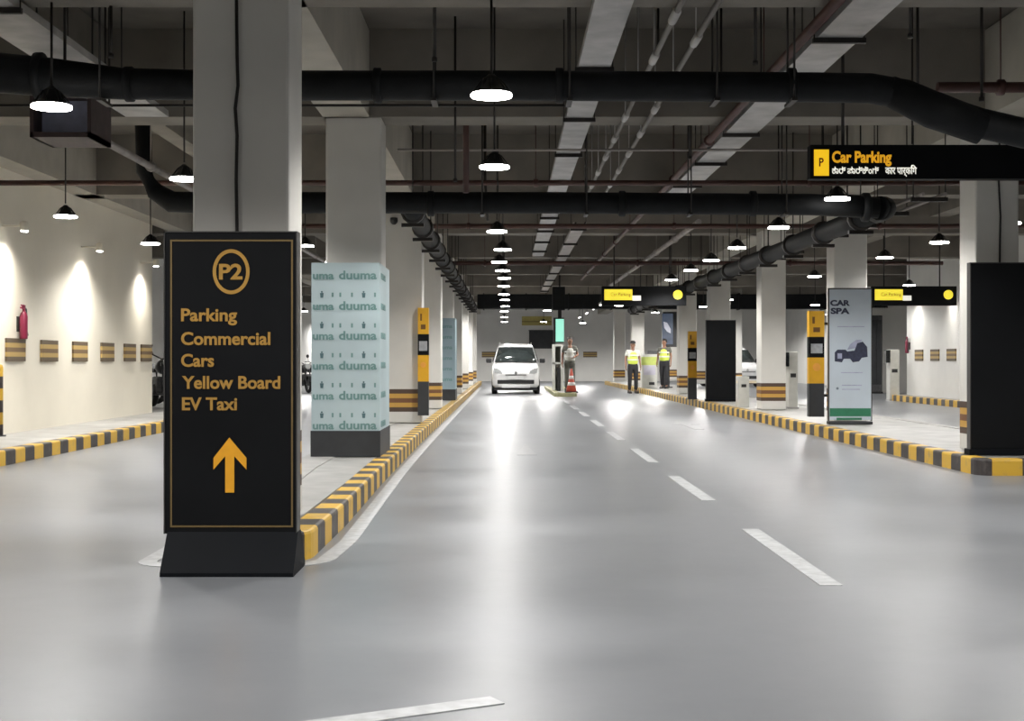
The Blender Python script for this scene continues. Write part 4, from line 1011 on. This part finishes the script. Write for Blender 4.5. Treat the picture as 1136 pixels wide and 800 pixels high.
# ------------------------------------------------------------------ cars
def make_car(label, loc, rz):
    t = thing('car', label, 'car', loc, rz)
    # local: front faces -y, centre x=0, wheels on z=0
    st = [  # y, half width at sill, half width at shoulder, shoulder z, roof z, half width of roof, underside z
        (0.00, 0.60, 0.62, 0.62, 0.66, 0.50, 0.26), (0.06, 0.70, 0.72, 0.70, 0.76, 0.60, 0.22), (0.22, 0.76, 0.775, 0.84, 0.90, 0.66, 0.20),
        (0.75, 0.775, 0.79, 0.93, 1.00, 0.69, 0.20), (0.82, 0.775, 0.79, 0.945, 1.03, 0.69, 0.20), (1.32, 0.775, 0.79, 0.97, 1.55, 0.585, 0.20), (1.55, 0.775, 0.79, 0.98, 1.635, 0.575, 0.20),
        (2.2, 0.775, 0.79, 0.99, 1.665, 0.575, 0.20), (3.0, 0.775, 0.79, 1.0, 1.645, 0.575, 0.20), (3.38, 0.765, 0.78, 1.0, 1.57, 0.56, 0.22), (3.56, 0.74, 0.755, 1.0, 1.06, 0.62, 0.24), (3.6, 0.70, 0.71, 0.7, 0.76, 0.6, 0.28)]
    bm = bmesh.new(); rings = []
    for y, ws, wh, zs, zr, wr, zu in st:
        half = [(0.0, zu), (ws*0.9, zu), (ws, zu+0.10), (wh, (zu+zs)/2), (wh*0.985, zs), (wr+(wh-wr)*0.12, zs+(zr-zs)*0.85), (wr*0.93, zr-0.008), (wr*0.5, zr+0.012), (0, zr+0.018)]
        full = half + [(-x, z) for x, z in reversed(half[1:-1])]
        rings.append([bm.verts.new((x, y, z)) for x, z in full])
    n = len(rings[0])
    for i in range(len(rings)-1):
        for k in range(n):
            f = bm.faces.new((rings[i][k], rings[i][(k+1) % n], rings[i+1][(k+1) % n], rings[i+1][k])); f.smooth = True
    bm.faces.new(rings[0]); bm.faces.new(list(reversed(rings[-1])))
    bmesh.ops.recalc_face_normals(bm, faces=bm.faces)
    me = bpy.data.meshes.new('body_shell'); bm.to_mesh(me); bm.free(); me.materials.append(M['carwhite'])
    o = link(bpy.data.objects.new('body_shell', me)); o.parent = t
    # windscreen: follows the slope between y=.80 (z 1.03) and y=1.34 (z 1.56)
    b = MB(); pts = []
    for y, z, w in ((0.80, 1.035, 0.69), (1.05, 1.30, 0.625), (1.28, 1.53, 0.565)):
        for x in (-w, -w*0.5, 0, w*0.5, w):
            bulge = 0.03*(1-(x/w)**2)
            pts.append(b.bm.verts.new((x, y-0.03-bulge*0.8, z+0.012+bulge*0.3)))
    for r in range(2):
        for k in range(4): f = b.bm.faces.new((pts[r*5+k], pts[r*5+k+1], pts[r*5+k+6], pts[r*5+k+5])); f.smooth = True
    ws_ = b.build('windscreen', M['glass'], t); so = ws_.modifiers.new('solid', 'SOLIDIFY'); so.thickness = 0.006
    MB().tube([(0.05, 0.745, 1.045), (-0.42, 0.775, 1.10)], 0.008, 6).tube([(0.55, 0.74, 1.04), (0.12, 0.775, 1.10)], 0.008, 6).build('wiper', M['plastic'], t)
    for s in (-1, 1):
        b = MB(); xo = s*0.012
        q = [(1.12, 1.05), (1.44, 1.50), (2.05, 1.53), (2.05, 1.05)]; q2 = [(2.12, 1.05), (2.12, 1.53), (2.95, 1.52), (3.25, 1.1)]
        for poly in (q, q2):
            b.bm.faces.new([b.bm.verts.new((s*(0.775-(z-1.02)*0.335)+xo, y, z)) for y, z in poly])
        w_ = b.build('side_window', M['glass'], t); sm = w_.modifiers.new('solid', 'SOLIDIFY'); sm.thickness = 0.004
        mm = MB().box(s*0.80-0.03*(s < 0), s*0.80+0.03*(s > 0), 0.98, 1.02, 1.03, 1.06)
        mm.box(min(s*0.80, s*0.98), max(s*0.80, s*0.98), 0.95, 1.07, 1.02, 1.17, 0.03); mm.build('mirror', M['plastic'], t)
        MB().prism([(s*0.44, 0.66), (s*0.69, 0.70), (s*0.72, 0.86), (s*0.60, 0.84), (s*0.46, 0.76)], 'Y', 0.005, 0.2).build('headlamp', M['headlamp'], t)
        MB().lathe([(0.045, -0.02), (0.045, 0.03)], (s*0.56, 0.03, 0.40), 14, 'Y').build('fog_lamp', M['headlamp'], t)
        for y in (0.62, 2.98):
            w_ = MB(); w_.lathe([(0.20, -0.085), (0.275, -0.08), (0.285, -0.05), (0.285, 0.05), (0.275, 0.08), (0.20, 0.085)], (s*0.70, y, 0.285), 24, 'X')
            wh = w_.build('tyre', M['tyre'], t)
            MB().lathe([(0.05, -0.01), (0.19, -0.01), (0.195, 0.01), (0.05, 0.015)], (s*0.785, y, 0.285), 20, 'X').build('hubcap', M['galv'], wh)
        MB().box(min(s*0.79, s*0.802), max(s*0.79, s*0.802), 1.75, 1.92, 0.88, 0.91).build('door_handle', M['carwhite'], t)
        MB().box(s*0.62-0.06, s*0.62+0.06, 3.57, 3.6, 0.75, 1.0).build('tail_lamp', M['red'], t)
    MB().box(-0.34, 0.34, -0.012, 0.05, 0.615, 0.645, 0.005).build('grille', M['bikegrey'], t)
    MB().lathe([(0.045, -0.012), (0.05, 0.0)], (0, 0.0, 0.70), 18, 'Y').build('badge', M['chrome'], t)
    MB().box(-0.60, 0.60, -0.015, 0.06, 0.34, 0.47, 0.015).build('lower_grille', M['plastic'], t)
    MB().box(-0.46, 0.46, -0.035, 0.02, 0.21, 0.31, 0.01).build('lower_bumper', M['plate'], t)
    MB().box(-0.70, 0.70, 0.02, 0.5, 0.13, 0.21).build('underside', M['plastic'], t)
    MB().box(-0.25, 0.25, -0.022, -0.012, 0.49, 0.60).build('number_plate', M['plate'], t)
    for s in (-1, 1): MB().tube([(s*0.53, 1.6, 1.66), (s*0.53, 1.7, 1.70), (s*0.53, 2.9, 1.69), (s*0.53, 3.0, 1.65)], 0.014, 8).build('roof_rail', M['galv'], t)
    return t
car = make_car('white hatchback driving towards us in the main lane', ((572.2-VX)*44/F, 44.0, 0), 0)
c2 = copy_tree(car); c2.location = (9.9, 55.5, 0); c2.rotation_euler = (0, 0, 0.25); c2['label'] = 'distant white hatchback in the second lane, half hidden behind the black board'

# ------------------------------------------------------------------ motorcycles
def make_bike(label, loc, rz, group):
    t = thing('motorcycle', label, 'motorcycle', loc, rz, group)
    # local: front faces -y
    for y, nm in ((-0.62, 'front'), (0.62, 'rear')):
        w = MB().torus((0, y, 0.29), 0.235, 0.055, 'X').build('tyre', M['tyre'], t)
        b = MB().torus((0, y, 0.29), 0.19, 0.016, 'X', 24, 6).lathe([(0.05, -0.05), (0.05, 0.05)], (0, y, 0.29), 12, 'X')
        for k in range(10):
            a = 2*PI*k/10; b.tube([(0, y+0.04*math.cos(a), 0.29+0.04*math.sin(a)), (0, y+0.19*math.cos(a), 0.29+0.19*math.sin(a))], 0.007, 5)
        b.build('rim', M['bikegrey'], w)
    b = MB()
    for s in (-0.085, 0.085): b.tube([(s, -0.62, 0.29), (s, -0.42, 0.92)], 0.024, 8)
    b.box(-0.11, 0.11, -0.46, -0.38, 0.84, 0.92); b.build('fork', M['bikegrey'], t)
    MB().tube([(-0.36, -0.30, 1.05), (-0.26, -0.36, 1.07), (-0.1, -0.42, 0.98), (0.1, -0.42, 0.98), (0.26, -0.36, 1.07), (0.36, -0.30, 1.05)], 0.014, 8).build('handlebar', M['plastic'], t)
    for s in (-1, 1):
        m_ = MB().tube([(s*0.24, -0.36, 1.06), (s*0.32, -0.42, 1.22)], 0.007, 6); m_.lathe([(0.02, -0.01), (0.06, -0.006), (0.06, 0.01)], (s*0.33, -0.43, 1.25), 14, 'Y'); m_.build('mirror', M['plastic'], t)
    MB().lathe([(0.09, -0.58), (0.10, -0.55), (0.09, -0.46), (0.04, -0.42)], (0, 0, 0.90), 18, 'Y').build('headlamp', M['headlamp'], t)
    MB().lathe([(0.02, -0.36), (0.11, -0.33), (0.15, -0.15), (0.12, 0.05), (0.06, 0.12)], (0, 0, 0.82), 18, 'Y').build('fuel_tank', M['bike'], t)
    MB().prism([(0.08, 0.72), (0.05, 0.79), (0.3, 0.80), (0.62, 0.88), (0.78, 0.87), (0.76, 0.78), (0.4, 0.70)], 'X', -0.12, 0.12).build('seat', M['plastic'], t)
    b = MB().box(-0.13, 0.13, -0.22, 0.22, 0.28, 0.62, 0.05).lathe([(0.09, -0.17), (0.12, -0.14), (0.12, 0.14), (0.09, 0.17)], (0, 0.02, 0.36), 14, 'X'); b.build('engine', M['bikegrey'], t)
    b = MB().tube([(0, -0.40, 0.86), (0, -0.25, 0.3), (0, 0.3, 0.3), (0, 0.35, 0.72), (0, -0.38, 0.88)], 0.022, 8); b.tube([(0.09, 0.3, 0.32), (0.09, 0.62, 0.29)], 0.02, 8).tube([(-0.09, 0.3, 0.32), (-0.09, 0.62, 0.29)], 0.02, 8); b.build('frame', M['bike'], t)
    MB().tube([(0.14, -0.15, 0.4), (0.15, 0.1, 0.24), (0.16, 0.4, 0.26), (0.17, 0.85, 0.36)], [0.02, 0.022, 0.045, 0.045], 10).build('exhaust', M['bikegrey'], t)
    for y in (-0.62, 0.62):
        b = MB(); prev = None
        for k in range(9):
            a = math.radians(20+k*17.5) if y < 0 else math.radians(0+k*17)
            row_ = [b.bm.verts.new((x, y+0.31*math.cos(a), 0.29+0.31*math.sin(a))) for x in (-0.07, 0.07)]
            if prev: b.bm.faces.new((prev[0], prev[1], row_[1], row_[0]))
            prev = row_
        o = b.build('fender', M['bike'], t); o.modifiers.new('s', 'SOLIDIFY').thickness = 0.01
    MB().box(-0.06, 0.06, 0.80, 0.84, 0.70, 0.78, 0.01).build('tail_lamp', M['red'], t)
    return t
g_ = 'motorcycles in the bay beyond the warm wall'
bk = make_bike('dark motorcycle parked at the end of the warm white wall', (-6.98, 27.3, 0.152), 0.5, g_)
for k, (x, y, z, r) in enumerate([(-7.15, 29.2, 0.152, 0.9), (-6.98, 46.2, 0, 0.5), (-7.0, 47.6, 0, 0.8)]):
    c = copy_tree(bk); c.location = (x, y, z); c.rotation_euler = (0, 0, r)
    c['label'] = ['dark motorcycle parked behind another at the end of the warm wall', 'dark motorcycle far off, seen between the P2 sign and teal banner', 'dark motorcycle far off, parked behind the one beside the teal banner'][k]
# cabinet in the recess of far right
t = thing('utility_cabinet', 'tall dark grey utility cabinet seen beyond the pale blue banner', 'cabinet', (0,0,0))
g = 45.0
MB().box((964-VX)*g/F, (979-VX)*g/F, g, g+0.6, 0.05, CAM_H+50*g/F, 0.02).build('body', M['bikegrey'], t)
MB().box((966-VX)*g/F, (971.7-VX)*g/F, g-0.02, g, 0.3, CAM_H+45*g/F).build('door', M['charcoal'], t)
MB().box((972.3-VX)*g/F, (978-VX)*g/F, g-0.02, g, 0.3, CAM_H+45*g/F).build('door', M['charcoal'], t)
MB().box((963.5-VX)*g/F, (979.5-VX)*g/F, g-0.01, g+0.6, 0.0, 0.06).build('plinth', M['plastic'], t)

# ------------------------------------------------------------------ camera, world, view
cd = bpy.data.cameras.new('camera'); cam = link(bpy.data.objects.new('camera', cd))
cd.sensor_width = 36; cd.sensor_fit = 'HORIZONTAL'; cd.lens = F/1136*36
cd.shift_x = (568-VX)/1136; cd.shift_y = (400-VY)/1136*-1
cam.location = (0, 0, CAM_H); cam.rotation_euler = (PI/2, 0, 0)
cd.clip_end = 200
sc.camera = cam
w = bpy.data.worlds.new('world'); sc.world = w; w.use_nodes = True
w.node_tree.nodes['Background'].inputs[0].default_value = (0.9, 0.95, 1, 1); w.node_tree.nodes['Background'].inputs[1].default_value = 0.02
sc.view_settings.view_transform = 'Standard'; sc.view_settings.look = 'None'
sc.view_settings.gamma = 1; sc.view_settings.use_curve_mapping = False
sc.view_settings.exposure = 0.0
sc.cycles.use_denoising = True
sc.cycles.use_light_tree = True
sc.cycles.max_bounces = 8
sc.cycles.sample_clamp_indirect = 8
